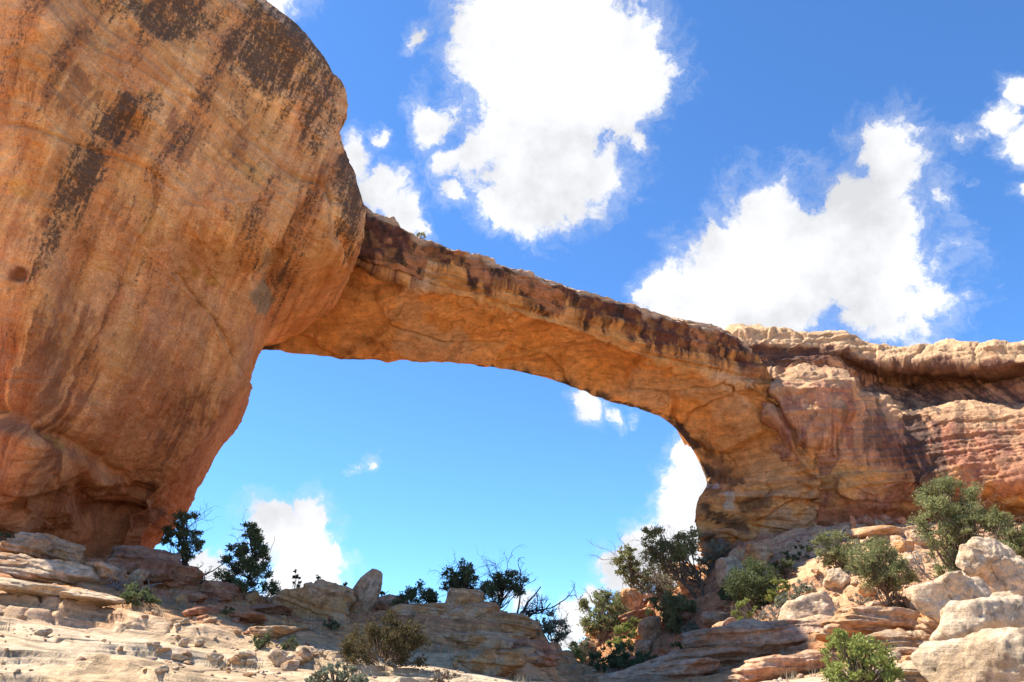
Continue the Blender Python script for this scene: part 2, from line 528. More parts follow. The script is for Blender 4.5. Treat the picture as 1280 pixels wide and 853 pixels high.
_X, _W = _tps_fit(_pts)
_Xf = _X.astype(np.float32); _Wf = _W[:-3].astype(np.float32)


def base_height(x, y):
    q = (np.stack([x, y], 1) / _ks).astype(np.float32)
    out = np.empty(len(q))
    for i in range(0, len(q), 100000):
        c = q[i:i + 100000]
        d2 = (c[:, None, 0] - _Xf[None, :, 0]) ** 2 + (c[:, None, 1] - _Xf[None, :, 1]) ** 2 + np.float32(1e-9)
        out[i:i + 100000] = (0.5 * d2 * np.log(d2)) @ _Wf + _W[-3] + c @ _W[-2:]
    r = np.hypot(x, y - 25)
    k = sstep(52, 100, r)
    far = -8 + 5 * fbm(V(x / 160, y / 160), 3, 91)
    return np.clip(out, -12, 16) * (1 - k) + far * k


def strat(x, y, z):
    """bedding coordinate: beds rise gently to either side"""
    return z - 0.19 * np.sqrt(x * x + 30) + 0.35 * fbm(V(x / 7, y / 7), 3, 5) + 0.02 * y


def _terrace(s, step, seed, x, y, sharp=0.22):
    t = s / step
    k = np.floor(t); f = t - k
    e = sharp
    rise = sstep(0.5 - e, 0.5 + e, f)
    return (k + rise) * step, f


def height(x, y):
    x = np.asarray(x, float); y = np.asarray(y, float)
    z = base_height(x, y)
    z = z + 0.26 * fbm(V(x / 6, y / 6), 3, 1) + 0.03 * fbm(V(x / 1.1, y / 1.1), 3, 2)
    s = strat(x, y, z) + 0.05 * fbm(V(x / 1.3, y / 1.3), 3, 36)
    m1 = np.clip(0.55 + 0.9 * fbm(V(x / 9, y / 9), 2, 31), 0.1, 1.0)
    m2 = np.clip(0.65 + 1.3 * fbm(V(x / 3.5, y / 3.5), 2, 32), 0.0, 1.0)
    m3 = np.clip(0.65 + 1.5 * fbm(V(x / 2.2, y / 2.2), 2, 33), 0.0, 1.0)
    near = 1 - sstep(60, 100, np.hypot(x, y))
    t1, _ = _terrace(s, 0.95, 1, x, y, 0.10)
    t2, _ = _terrace(s + 0.13, 0.31, 1, x, y, 0.09)
    t3, _ = _terrace(s, 0.12, 1, x, y, 0.1)
    s1 = s + (t1 - s) * 0.6 * m1
    t2, _ = _terrace(s1 + 0.13, 0.31, 1, x, y, 0.13)
    s2 = s1 + (t2 - 0.13 - s1) * 0.9 * m2
    t3, _ = _terrace(s2 + 0.02, 0.11, 1, x, y, 0.16)
    dz = s2 + (t3 - 0.02 - s2) * 0.9 * m3 - s
    z = z + dz * near
    # blocky breaks
    f1, f2, cid = worley2(x / 1.3, y / 0.8, s / 2.0, 3)
    z = z + near * (0.20 * (cid - 0.5) * sstep(0.02, 0.10, f2 - f1)) * sstep(0.0, 0.3, fbm(V(x / 8, y / 8), 2, 77) + 0.12 + 0.012 * x)
    f1, f2, cid = worley2(x / 0.55, y / 0.4, s / 1.0, 4)
    z = z + near * (0.08 * (cid - 0.5) * sstep(0.02, 0.12, f2 - f1)) * sstep(0.0, 0.3, fbm(V(x / 5, y / 5), 2, 78) + 0.05 + 0.012 * x)
    z = z - near * 0.12 * np.exp(-(fbm(V(x / 4, y / 4), 3, 79) / 0.02) ** 2)
    return z


def ground_z(x, y):
    return float(height(np.array([x]), np.array([y]))[0])


def hit(px, py, y0=8.5, y1=74.0):
    """first ground point under photograph pixel (px, py)"""
    d = cam_dir(px, py); d = d / d[1]
    Y = np.linspace(y0, y1, 900)
    h = height(d[0] * Y, Y)
    z = CZ + d[2] * Y
    g = h - z
    k = np.argmax(g > 0) if (g > 0).any() else int(np.argmax(g))
    return np.array((d[0] * Y[k], Y[k], h[k]))


def build_terrain():
    az = np.concatenate([np.linspace(-180, -42, 50)[:-1], np.linspace(-42, -35, 30)[:-1], np.linspace(-35, 35, 1150), np.linspace(35, 42, 30)[1:], np.linspace(42, 180, 50)[1:]])
    rr = np.concatenate([np.linspace(0.05, 9.5, 40)[:-1], np.linspace(9.5, 25, 560)[:-1], np.geomspace(25, 60, 380), np.geomspace(60, 90, 60)[1:], np.geomspace(90, 4000, 50)[1:]])
    A, Rr = np.meshgrid(np.radians(az), rr)
    x = (np.sin(A) * Rr).ravel(); y = (np.cos(A) * Rr).ravel()
    z = height(x, y)
    nr, nc = len(rr), len(az)
    # undercut the risers: push the low part of each step into the slope
    g = np.stack([x, y, z], 1).reshape(nr, nc, 3)
    s = strat(x, y, z)
    zb = base_height(x, y).reshape(nr, nc)
    gx = np.gradient(zb, axis=0) / np.maximum(np.gradient(Rr, axis=0), 1e-6)
    fr = ((s + 0.13) / 0.31) % 1.0
    fr1 = (s / 0.95) % 1.0
    cut = 0.08 * np.exp(-((fr - 0.42) / 0.09) ** 2) + 0.16 * np.exp(-((fr1 - 0.38) / 0.12) ** 2)
    cut *= (1 - sstep(45, 70, Rr.ravel())) * sstep(6, 9, Rr.ravel())
    cut = cut.reshape(nr, nc) * np.clip(0.5 + 1.5 * fbm(V(x / 2.5, y / 2.5), 2, 63), 0, 1).reshape(nr, nc)
    rad = np.stack([np.sin(A), np.cos(A)], 2)
    g[:, :, :2] += rad * (cut * np.sign(gx + 1e-6) * np.clip(np.abs(gx) * 4, 0, 1))[:, :, None]
    p = g.reshape(-1, 3)
    # colour: pale slickrock near, redder rock under and beyond the arch, with warm shade painted in
    px, py = project(p)
    a = fbm(V(x / 5, y / 5, s * 0.8), 4, 40)
    band = fbm(V(x / 30, y / 30, s * 3.5), 4, 41)
    pale = np.array((0.60, 0.42, 0.25)); cream = np.array((0.66, 0.50, 0.33)); red = np.array((0.46, 0.20, 0.10)); tan = np.array((0.52, 0.32, 0.18)); soil = np.array((0.44, 0.235, 0.145))
    c = pale + (cream - pale) * sstep(-0.35, 0.35, a)[:, None]
    c = c + (tan - c) * (sstep(0.05, 0.45, band) * 0.6)[:, None]
    far = sstep(20, 31, np.hypot(x, y) + 2.5 * a) * 0.75
    left_back = far * sstep(6, -6, x)
    right_red = np.clip(sstep(19, 24, y) * sstep(2, 6, x) * (1 - sstep(9, 17, x + 3 * a)), 0, 1) * 0.8
    c = c + (np.array((0.64, 0.315, 0.13)) - c) * (0.88 * sstep(16.5, 23, y + 1.5 * a) * sstep(16, 9, x))[:, None]  # reddish ground, its colour warmed further to offset blue skylight in the shade
    c = c + (np.array((0.64, 0.355, 0.175)) - c) * (0.7 * sstep(18, 25, y + 1.5 * a) * sstep(9, 16, x))[:, None]
    k = np.clip(left_back * 0.65 + right_red * 0.8 + 0.35 * sstep(0.1, 0.5, band) * far, 0, 1)
    c = c + (red - c) * (k * (0.55 + 0.45 * sstep(-0.3, 0.3, band)))[:, None]
    sl = sstep(0.05, 0.35, fbm(V(x / 2.2, y / 2.2), 4, 44)) * sstep(28, 36, y) * sstep(4, 10, x)
    c = c + (soil - c) * (0.55 * sl)[:, None]
    # lichen specks; dark seams, part stained beds, part painted shade of undercut ledges
    sp = sstep(0.42, 0.62, fbm(V(x * 1.8, y * 1.8, s * 2), 3, 47))
    c = c * (1 - 0.35 * sp)[:, None]
    seam_shade = np.exp(-(((s * 1.9 + 0.25 * a) % 1.0 - 0.5) / 0.05) ** 2) * sstep(0.0, 0.3, fbm(V(x / 3, y / 1.5), 2, 49))
    c = c * (1 - 0.38 * seam_shade)[:, None]
    seam_shade2 = np.exp(-(((s * 6.1 + 0.3 * a) % 1.0 - 0.5) / 0.09) ** 2) * sstep(0.05, 0.3, fbm(V(x / 1.8, y / .9), 3, 50))
    c = c * (1 - 0.30 * seam_shade2)[:, None]
    o = mesh_np('ground', p, grid_faces(nr, nc), M_GROUND, c, extra=('Bed', s))
    tag(o, kind='structure')
    return o


build_terrain()

# ------------------------------------------------------------------ the natural bridge
def ell(px, py, cx, cy, rx, ry, ang=0.0):
    a = R(ang); dx, dy = px - cx, py - cy
    u = (dx * math.cos(a) + dy * math.sin(a)) / rx; v = (-dx * math.sin(a) + dy * math.cos(a)) / ry
    return u * u + v * v


def outline_mask(px, py, blobs, nz, rough=0.6):
    m = np.zeros_like(px)
    for b in blobs:
        d = np.sqrt(ell(px, py, *b[:4], b[4])) + rough * nz
        m = np.maximum(m, b[5] * sstep(1.15, 0.65, d))
    return m


bridge = link(bpy.data.objects.new('natural_bridge', None))
bridge.location = P(640, 600, 45)
bridge.location.z = 0
tag(bridge, 'huge orange sandstone natural bridge arching between two cliffs over the blue sky', 'natural arch')
BL = np.array(bridge.location)


def finish(name, g, col, label, mat=None, extra=None):
    p = g.reshape(-1, 3) - BL
    o = mesh_np(name, p, grid_faces(*g.shape[:2]), mat or M_CLIFF, col, parent=bridge, extra=extra)
    o['label'] = label
    return o


def left_mass():
    # (silhouette px, py, Y) and (px=0 column py, Y)
    rows = [((300, -6, 31.5), (-250, 24.5)), ((372, 38, 31), (-150, 21.5)), ((420, 100, 32), (-20, 22)), ((432, 180, 33), (90, 23)),
            ((452, 268, 34), (180, 24)), ((434, 316, 35), (255, 25.2)), ((352, 350, 35.8), (330, 26.4)), ((322, 406, 36.4), (400, 27.6)),
            ((302, 486, 37.2), (480, 29)), ((252, 560, 38.2), (550, 30)), ((210, 636, 39.4), (615, 31.5)), ((188, 690, 40.3), (668, 33)), ((176, 750, 41), (740, 33))]
    ctrl = []
    for (sx, sy, sY), (ly, lY) in rows:
        ts = (0, .3, .58, .8, .93, 1.0)
        row = []
        p0 = P(0, ly, lY)
        row += [p0 + np.array((-45, 32, 0)), p0 + np.array((-13, 9.5, -0.3))]
        for t in ts:
            Yv = lY + (sY - lY) * (t ** 1.15) - 0.9 * math.sin(math.pi * min(1, t * 1.05)) * 0.8
            if t == 1.0: Yv = sY
            if t == .93: Yv = lY + (sY - lY) * .86 - 0.5
            row.append(P(sx * t, ly + (sy - ly) * t, Yv))
        ps = P(sx, sy, sY)
        row += [ps + np.array((-0.8, 2.2, 0.0)), ps + np.array((-3.0, 8, 0.4)), ps + np.array((-14, 20, 1.0))]
        ctrl.append(row)
    ctrl = np.array(ctrl)
    # the hidden top of the mass closes it towards the back
    top = ctrl[0].copy(); top[:, 1] += 9; top[:, 2] += 1.2; top[:, 0] -= 1.5
    top2 = ctrl[0].copy(); top2[:, 1] += 26; top2[:, 2] += 0.5; top2[:, 0] -= 6
    ctrl = np.concatenate([top2[None], top[None], ctrl])
    rs = [8, 24] + [56] * 12; cs = [10, 40] + [110, 110, 100, 90, 60] + [30, 20, 16]
    g = loft(ctrl, rs, cs)
    n = grid_normals(g)
    flat = g.reshape(-1, 3)
    nf = n.reshape(-1, 3)
    if (np.einsum('ij,ij->i', nf, np.array((0, 0, CZ)) - flat)).mean() < 0: nf = -nf
    px, py = project(flat)
    x, y, z = flat.T
    h = x * 0.9 + y * 0.42                       # along the wall
    # big shape
    def crease(pts, w, depth, side=0.0):
        """a fold following a line on the face"""
        best = np.full(len(px), 1e9); sgn = np.zeros(len(px))
        for (ax, ay), (bx, by) in zip(pts[:-1], pts[1:]):
            dx, dy = bx - ax, by - ay; L2 = dx * dx + dy * dy
            t = np.clip(((px - ax) * dx + (py - ay) * dy) / L2, 0, 1)
            ex, ey = px - (ax + t * dx), py - (ay + t * dy)
            d = np.hypot(ex, ey); nw = d < best
            sgn = np.where(nw, np.sign(dx * ey - dy * ex), sgn); best = np.minimum(best, d)
        return -depth * np.exp(-(best / w) ** 2) + side * sgn * np.exp(-(best / (3 * w)) ** 2) * (1 - np.exp(-(best / (0.6 * w)) ** 2))
    wob = 7 * fbm(V(x / 2.0, y / 2.0, z / 2.0), 3, 200)
    px0, py0 = px, py
    px = px + wob; py = py + 7 * fbm(V(x / 2.0, y / 2.0, z / 2.0 + 50), 3, 201)
    d = 0.50 * fbm(V(x / 9, y / 9, z / 9), 2, 202) + 0.11 * fbm(V(x / 2.2, y / 2.2, z / 1.6), 4, 203) + 0.045 * fbm(V(x / .6, y / .6, z / .25), 4, 204)
    f1, f2, cid = worley(V(x / 4.2, y / 4.2, z / 3.4), 205)
    amt = sstep(0.0, 0.3, fbm(V(x / 10, y / 10, z / 10), 2, 206) + 0.12)
    d += 0.22 * (cid - 0.5) * sstep(0.0, 0.05, f2 - f1) * amt
    f1b, f2b, cidb = worley(V(x / 1.4, y / 1.4, z / 0.8), 207); N0 = fbm(V(x / 7, y / 7, z / 7), 2, 214)
    d += 0.08 * (cidb - 0.5) * sstep(0.0, 0.08, f2b - f1b) * sstep(-.1, .2, N0)
    # beds
    bed = z + 0.34 * h + 0.5 * fbm(V(x / 12, y / 12, z / 12), 2, 208)
    hl = h - 0.2 * z + 0.45 * fbm(V(x / 6, y / 6, z / 6), 2, 212) + 0.08 * fbm(V(x, y, z), 3, 213)
    lay = fbm(V(x / 40, y / 40, bed * 1.7), 3, 209)
    upz = 0.12 + 0.88 * sstep(15, 23, z)
    d += upz * 0.05 * sstep(-0.1, 0.1, lay) + upz * 0.012 * sstep(-0.05, 0.05, fbm(V(x / 40, y / 40, bed * 5), 2, 210))
    d += crease([(0, 520), (60, 545), (120, 580), (165, 610), (205, 640)], 9, 0.4, 0.35)
    d += crease([(30, 640), (95, 600), (120, 650), (180, 660)], 14, 0.55)
    d += crease([(-20, 145), (60, 160), (130, 190), (220, 240)], 2.5, 0.14)
    d += crease([(120, 60), (210, 105), (300, 170), (370, 220), (430, 250)], 3, 0.16, 0.05)
    d += crease([(215, 340), (260, 395), (300, 465), (312, 480)], 2.5, 0.2, 0.12)
    d += crease([(330, 330), (318, 380), (300, 430), (270, 470)], 8, 0.25, 0.18)
    d += crease([(400, 235), (350, 300), (335, 350)], 7, 0.3, 0.22)
    d += crease([(440, 120), (425, 170), (412, 240), (425, 300)], 8, 0.5, 0.2)
    d += crease([(195, 215), (190, 260), (150, 350), (90, 470)], 2.5, 0.16)
    d -= 0.55 * sstep(1.2, 0.5, np.sqrt(ell(px, py, 165, 172, 24, 26))) * sstep(215, 150, py)   # scooped hollow
    d -= 1.0 * sstep(1.2, 0.2, np.sqrt(ell(px, py, 150, 640, 60, 38, 20)))
    d -= 0.25 * sstep(1.1, 0.3, np.sqrt(ell(px, py, 22, 342, 10, 8)))
    d += 0.2 * sstep(1.25, 0.4, np.sqrt(ell(px, py, 45, 600, 60, 42, -10))) + 0.25 * fbm(V(x / 1.5, y / 1.5, z / .8), 4, 241) * sstep(560, 620, py)
    d -= 0.9 * sstep(640, 700, py) 
    sil = sstep(0.0, 26.0, np.abs(px0 - 0) * 0 + 26)     # keep everything
    flat2 = flat + nf * (d * sil)[:, None]
    # ---- colour
    N1 = fbm(V(x / 3.2, y / 3.2, z / 3.2), 5, 220); N2 = fbm(V(x / 1.1, y / 1.1, z / 1.1), 4, 221)
    streak = fbm(V(hl * 0.8, z * 0.12 + 9, z * 0 + 3), 5, 222, 0.6)
    N4 = fbm(V(hl * 6, z * 0.8, z * 0 + 4), 4, 228, 0.62)
    streak2 = fbm(V(hl * 2.4, z * 0.14, z * 0 + 8), 5, 223, 0.62)
    base = np.array((0.68, 0.375, 0.155)); lightc = np.array((0.80, 0.53, 0.28)); redc = np.array((0.53, 0.225, 0.10)); pink = np.array((0.67, 0.40, 0.225)); ochre = np.array((0.58, 0.36, 0.12))
    c = np.repeat(base[None], len(x), 0)
    mixin = lambda c, t, k: c + (t - c) * np.clip(k, 0, 1)[:, None]
    c = mixin(c, lightc, 0.75 * sstep(-0.2, 0.6, 0.6 * N1 + 0.5 * lay))
    lin = fbm(V(x / 16, y / 16, bed * 3.4), 5, 232, 0.65)
    c = mixin(c, np.array((0.52, 0.27, 0.13)), upz * 0.24 * sstep(0.12, 0.5, lin))
    c = mixin(c, np.array((0.82, 0.58, 0.34)), upz * 0.32 * sstep(0.2, 0.5, -lin))
    c = mixin(c, pink, 0.7 * sstep(-0.1, 0.45, fbm(V(x / 6, y / 6, z / 3), 3, 224)))
    c = mixin(c, redc, (0.42 + 0.3 * sstep(22, 12, z)) * sstep(0.0, 0.4, streak + 0.2 * N2 + 0.2 * streak2))
    c = mixin(c, lightc, 0.6 * sstep(0.08, 0.32, streak2 + 0.15 * N1) * sstep(-0.2, 0.3, -streak))
    c = mixin(c, np.array((0.36, 0.20, 0.14)), 0.45 * sstep(0.1, 0.4, fbm(V(hl * 1.5, z * 0.1, z * 0 + 30), 5, 240, 0.62) + 0.25 * N4) * sstep(24, 16, z))
    c = mixin(c, ochre, 0.35 * sstep(0.4, 0.65, fbm(V(x / 2, y / 2, z / 2), 4, 225)))
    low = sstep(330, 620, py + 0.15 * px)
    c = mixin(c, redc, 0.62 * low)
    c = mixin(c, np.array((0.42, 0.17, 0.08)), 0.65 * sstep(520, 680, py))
    dk = np.array((0.075, 0.055, 0.04)); dkr = np.array((0.20, 0.08, 0.055))
    px, py = px0, py0
    sn = 1.1 * streak2 + 0.7 * streak + 0.25 * N4 + 0.15 * N2
    var = outline_mask(px, py, [(265, 60, 8, 60, 15, .7), (330, 150, 7, 60, 14, .6), (240, 150, 6, 60, 22, .55), (175, 330, 5, 70, 25, .45), (120, 420, 6, 80, 25, .45), (280, 300, 5, 60, 22, .4), (40, 420, 8, 90, 25, .45), (205, 8, 60, 34, 15, .95), (250, -5, 40, 25, 0, .8), (345, 62, 60, 52, 35, 1), (372, 120, 52, 44, 40, .9), (395, 85, 34, 64, -20, .85),
                                (318, 60, 10, 55, 12, .8), (300, 90, 10, 40, 12, .6), (182, 128, 30, 14, 25, .85), (148, 150, 34, 17, -35, .95), (118, 195, 14, 44, 28, .95),
                                (86, 240, 18, 26, 25, .85), (60, 300, 12, 34, 25, .6), (425, 180, 14, 46, -5, .75), (440, 250, 15, 44, 10, .85), (415, 215, 10, 50, 10, .6), (450, 300, 14, 16, 0, .7), (355, 342, 8, 28, 40, .9)], sn, 1.0)
    var = np.maximum(var, 0.35 * sstep(0.42, 0.75, streak + 0.5 * fbm(V(x / 5, y / 5, z / 8), 2, 230)))
    soft = np.zeros_like(px)
    for (ax, ay, rx, ry, an, wt) in [(348, 62, 78, 66, 35, 1), (205, 12, 80, 42, 15, .95), (150, 150, 46, 30, -30, .9), (100, 225, 28, 66, 28, .9), (58, 305, 20, 56, 25, .7), (440, 230, 20, 95, 5, .9), (395, 150, 26, 60, 12, .7), (240, 175, 26, 60, 22, .4)]:
        soft = np.maximum(soft, wt * sstep(1.15, 0.6, np.sqrt(ell(px, py, ax, ay, rx, ry, an)) + 0.25 * streak2 + 0.2 * N2))
    var = np.maximum(0.55 * var, soft * sstep(-0.44, -0.06, streak2 + 0.35 * N4 + 0.2 * N1))
    var = np.clip(var + 0.30 * sstep(0.05, 0.4, streak) * sstep(10, 22, z), 0, 1)
    rb = outline_mask(px, py, [(82, 82, 18, 6, 30, .55), (60, 277, 12, 6, 10, .7), (300, 190, 8, 22, 12, .4), (400, 225, 10, 22, 10, .5),
                                (20, 480, 50, 70, 10, .6), (70, 470, 20, 60, 20, .45), (230, 520, 30, 14, 30, .6), (210, 560, 30, 14, 30, .6), (250, 495, 14, 10, 20, .5), (140, 260, 20, 22, 0, .45),
                                (215, 165, 12, 30, 20, .6), (235, 190, 10, 24, 20, .5), (65, 115, 40, 16, 10, .5), (150, 640, 60, 24, 10, .55)], sn + 0.5 * N4 + 0.3 * N2, 1.15)
    c = mixin(c, dkr, rb)
    c = mixin(c, dkr, outline_mask(px, py, [(22, 343, 13, 10, 10, .8)], 0.9 * N2, 0.6))
    gr = outline_mask(px, py, [(326, 372, 15, 26, 0, .9), (330, 325, 12, 20, 10, .6), (40, 245, 30, 10, 20, .3)], N2, 0.5)
    c = mixin(c, np.array((0.33, 0.28, 0.20)), gr)
    hol = outline_mask(px, py, [(163, 178, 22, 24, 0, .9)], 0.4 * N2, 0.4)
    c = mixin(c, np.array((0.56, 0.24, 0.10)), 0.7 * hol)
    yel = outline_mask(px, py, [(15, 235, 26, 10, 25, .6), (262, 348, 16, 10, 20, .8), (240, 335, 6, 10, 0, .8), (70, 555, 16, 7, 20, .6)], N2, 0.7)
    c = mixin(c, ochre * 1.05, yel)
    c *= (1 + 0.10 * N2 + 0.20 * (cid - 0.5) * sstep(0, .05, f2 - f1) * amt + 0.16 * (cidb - 0.5) * sstep(0, .08, f2b - f1b) * sstep(-.1, .2, N0))[:, None]
    c = c * np.array((0.94, 0.87, 0.78))
    # paler where the surface faces up
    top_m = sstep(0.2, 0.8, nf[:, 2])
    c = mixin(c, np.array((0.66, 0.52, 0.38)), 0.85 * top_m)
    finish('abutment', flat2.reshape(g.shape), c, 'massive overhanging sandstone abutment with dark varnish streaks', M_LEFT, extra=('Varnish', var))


left_mass()


def span():
    # per section: top back, F top front, F2, M front lower edge, U1, U2, B back lower edge, hidden back
    secs = [
        ((335, 205, 40.5), (330, 285, 39.6), (262, 428, 47)),
        ((390, 238, 40), (395, 300, 39.5), (345, 435, 47)),
        ((452, 263, 40), (460, 338, 39.8), (430, 449, 48)),
        ((500, 286, 41), (505, 352, 40.8), (500, 449, 48.5)),
        ((545, 304, 42), (548, 364, 42), (565, 452, 49)),
        ((600, 324, 43.2), (600, 376, 43.2), (620, 459, 50)),
        ((660, 343, 44.6), (655, 394, 44.6), (675, 470, 51)),
        ((740, 368, 46.6), (735, 418, 46.6), (735, 488, 52.5)),
        ((815, 391, 49), (810, 448, 49), (800, 507, 54.5)),
        ((865, 402, 50.6), (880, 464, 51), (840, 528, 56)),
        ((905, 412, 52), (938, 486, 52.5), (868, 558, 57)),
        ((925, 425, 53), (975, 520, 53), (884, 590, 57)),
        ((940, 445, 54), (1002, 560, 53.2), (887, 607, 56.2)),
        ((955, 480, 55), (1022, 592, 53), (876, 626, 54.5)),
        ((965, 540, 56), (1020, 628, 53.5), (874, 650, 53.6)),
        ((975, 620, 57), (1010, 672, 54.5), (880, 676, 53.2)),
        ((975, 690, 58), (990, 720, 55.5), (888, 712, 54)),
        ((975, 740, 58), (980, 780, 56.5), (895, 780, 55))]
    ctrl = []
    for i, (F, M, B) in enumerate(secs):
        f, m, b = P(*F), P(*M), P(*B)
        tb = f + np.array((1.0, 8.5, 0.0)); tf = f + np.array((0.1, 1.0, 0.12))
        f2 = f * 0.62 + m * 0.38 + np.array((0, -0.35, 0))
        m0 = m * 0.92 + f * 0.08 + np.array((0, -0.1, 0))
        u1 = m * 0.72 + b * 0.28 + np.array((0, 0, 0.45)); u2 = m * 0.35 + b * 0.65 + np.array((0, 0, 0.5))
        b0 = b * 0.94 + m * 0.06
        bb = b + np.array((0.9 + (3.4 if i >= 7 else 0), 1.3, 1.4))
        kk = min(1.0, max(0.0, (i - 7) / 6.0))
        bc = (tb + np.array((0, 2.0, -1.5))) * (1 - kk) + (b + np.array((7.5, 3.5, 2.5))) * kk + np.array((3.0, 0, 0)) * (kk > 0) * (1 - kk)
        ctrl.append([tb, tf, f, f2, m0, m, u1, u2, b0, b, bb, bc, tb])
    rs = [40, 40, 46, 46, 54, 58, 74, 70, 56, 46, 44, 40, 36, 36, 30, 24, 10]
    cs = [14, 10, 26, 26, 10, 36, 40, 34, 10, 10, 12, 8]
    g = loft(ctrl, rs, cs)
    n = grid_normals(g)
    flat = g.reshape(-1, 3); nf = n.reshape(-1, 3)
    cen = np.repeat(g[:, :-1].mean(axis=1, keepdims=True), g.shape[1], 1).reshape(-1, 3)
    if np.einsum('ij,ij->i', nf, flat - cen).mean() < 0: nf = -nf
    x, y, z = flat.T
    px, py = project(flat)
    # column coordinate 0..1 round the section, by control column
    colidx = np.concatenate([i + np.arange(k) / k for i, k in enumerate(cs)] + [[len(cs)]])
    cc = np.tile(colidx, g.shape[0])
    rowidx = np.concatenate([i + np.arange(k) / k for i, k in enumerate(rs)] + [[len(rs)]])
    rw = np.repeat(rowidx, g.shape[1])
    under = sstep(4.6, 5.4, cc) * sstep(8.8, 7.4, cc)
    face = sstep(1.8, 2.2, cc) * sstep(5.3, 4.7, cc)
    rw = rw - 1
    pill = sstep(11.0, 12.6, rw)
    d = 0.30 * fbm(V(x / 5, y / 5, z / 5), 3, 300) + 0.05 * fbm(V(x / 1.0, y / 1.0, z / .5), 4, 301)
    d += (0.16 + 0.10 * pill) * fbm(V(x / 1.6, y / 1.6, z / 0.8), 4, 302) * (1 - 0.65 * under * (1 - pill))
    edge = np.exp(-((cc - 2) / 0.7) ** 2) + np.exp(-((cc - 5) / 0.6) ** 2) + 0.3 * np.exp(-((cc - 9) / 0.5) ** 2)
    d += edge * (0.30 * fbm(V(x / 2.2, y / 2.2, z / 2.2), 4, 303) + 0.16 * fbm(V(x / .6, y / .6, z / .6), 3, 304))
    # spalled scoops on the underside
    f1, f2_, cid = worley(V(x / 6.5 + 0.15 * fbm(V(x / 3, y / 3, z / 3), 2, 1), y / 5.0, z / 5), 305)
    d += under * (1.05 * (cid - 0.5) * sstep(0.0, 0.045, f2_ - f1) + 0.12 * f1)
    f1d, f2d, cidd = worley(V(x / 2.8 + 0.3 * fbm(V(x, y, z), 2, 8), y / 2.2, z / 2.2), 330)
    d += under * 0.28 * (cidd - 0.5) * sstep(0.0, 0.05, f2d - f1d) * sstep(0, .25, fbm(V(x / 5, y / 5, z / 5), 2, 331))
    d -= under * 0.10 * np.exp(-(fbm(V(x / 6, y / 2.5, z / 2), 3, 332) / 0.02) ** 2)
    f1c, f2c, cidc = worley(V(x / 1.5, y / 1.5, z / 0.55), 306)
    d += 0.22 * (cidc - 0.5) * sstep(0, 0.1, f2c - f1c) * np.clip(face + 0.6 * pill, 0, 1)
    bed = z + 0.3 * fbm(V(x / 10, y / 10, z / 10), 2, 307)
    lay = fbm(V(x / 60, y / 60, bed * 1.6), 3, 308)
    d += np.clip(face + pill, 0, 1) * (0.22 * sstep(-0.12, 0.12, lay) + 0.1 * sstep(-.05, .05, fbm(V(x / 60, y / 60, bed * 4.5), 2, 309)))
    d -= pill * 0.4 * np.exp(-((np.abs(fbm(V(x / 5, y / 5, bed / 1.6), 2, 310))) / 0.05) ** 2)
    flat2 = flat + nf * d[:, None]
    # ---- colour
    mixin = lambda c, t, k: c + (np.array(t) - c) * np.clip(k, 0, 1)[:, None]
    N1 = fbm(V(x / 3.2, y / 3.2, z / 3.2), 5, 320); N2 = fbm(V(x / .9, y / .9, z / .9), 4, 321)
    N3 = fbm(V(x / 0.45, y / 0.45, z / 1.6), 4, 322)
    lines = fbm(V(x / 14 + z * .1, y / 2.0, z * 2.4 + 0.25 * y), 4, 323)
    c = np.repeat(np.array((0.72, 0.345, 0.11))[None], len(x), 0)
    c = mixin(c, (0.76, 0.41, 0.165), 0.8 * sstep(-0.2, 0.45, N1))
    c = mixin(c, (0.52, 0.22, 0.07), 0.6 * sstep(0.0, 0.45, lines))
    c = mixin(c, (0.60, 0.40, 0.24), 0.6 * sstep(0.18, 0.4, fbm(V(x / 5, y / 5, z / 5), 3, 324)) * sstep(0, 0.3, cid - 0.3))
    fk = face * (0.75 + 0.25 * sstep(-0.2, .2, N3))
    wav = cc + 0.5 * fbm(V(x / 2.5, y / 2.5, z * 0), 3, 325) + 0.25 * fbm(V(x / .8, y / .8, z * 0), 2, 326)
    stk = fbm(V(x * 1.6, y * .3, z * 0.12), 4, 333, .6)
    low_ = 3.5 + 1.3 * sstep(3.0, 1.2, rw) + 0.55 * stk + 0.5 * fbm(V(x * .35, y * .1, z * .05), 3, 334) + 0.3 * fbm(V(x * 5, y, z * .3), 3, 335)
    fk2 = sstep(2.15, 2.4, wav) * sstep(0.35, -0.25, wav - low_) * sstep(11.5, 9.0, rw)
    c = mixin(c, (0.15, 0.062, 0.042), 0.95 * fk2 * (0.7 + 0.5 * sstep(-0.3, 0.2, N2)))
    c = mixin(c, (0.055, 0.04, 0.034), 0.85 * fk2 * sstep(0.05, 0.35, N3 + 0.3 * N1))
    c = mixin(c, (0.50, 0.22, 0.10), 0.9 * fk2 * sstep(0.22, 0.42, N1 + 0.4 * N2))
    c = mixin(c, (0.62, 0.44, 0.30), 0.9 * sstep(2.55, 2.2, wav) * sstep(11.5, 9.5, rw))
    bk = sstep(8.0, 8.7, cc + 0.3 * N3 + 0.5 * N1) * (sstep(-0.15, 0.35, N1 + 0.5 * N3) * 0.9) * (1 - pill)
    c = mixin(c, (0.075, 0.055, 0.045), bk)
    lb = sstep(860, 890, px) * 0
    vv = outline_mask(px, py, [(894, 575, 9, 44, -35, .55), (856, 545, 8, 30, -40, .85), (890, 590, 45, 8, 15, .7), (940, 628, 18, 9, 0, .6), (905, 650, 34, 8, 30, .75), (890, 675, 22, 8, 20, .8), (1020, 470, 6, 40, -25, .3)], 0.8 * N2 + .4 * N3, 0.9)
    c = mixin(c, (0.07, 0.045, 0.035), vv)
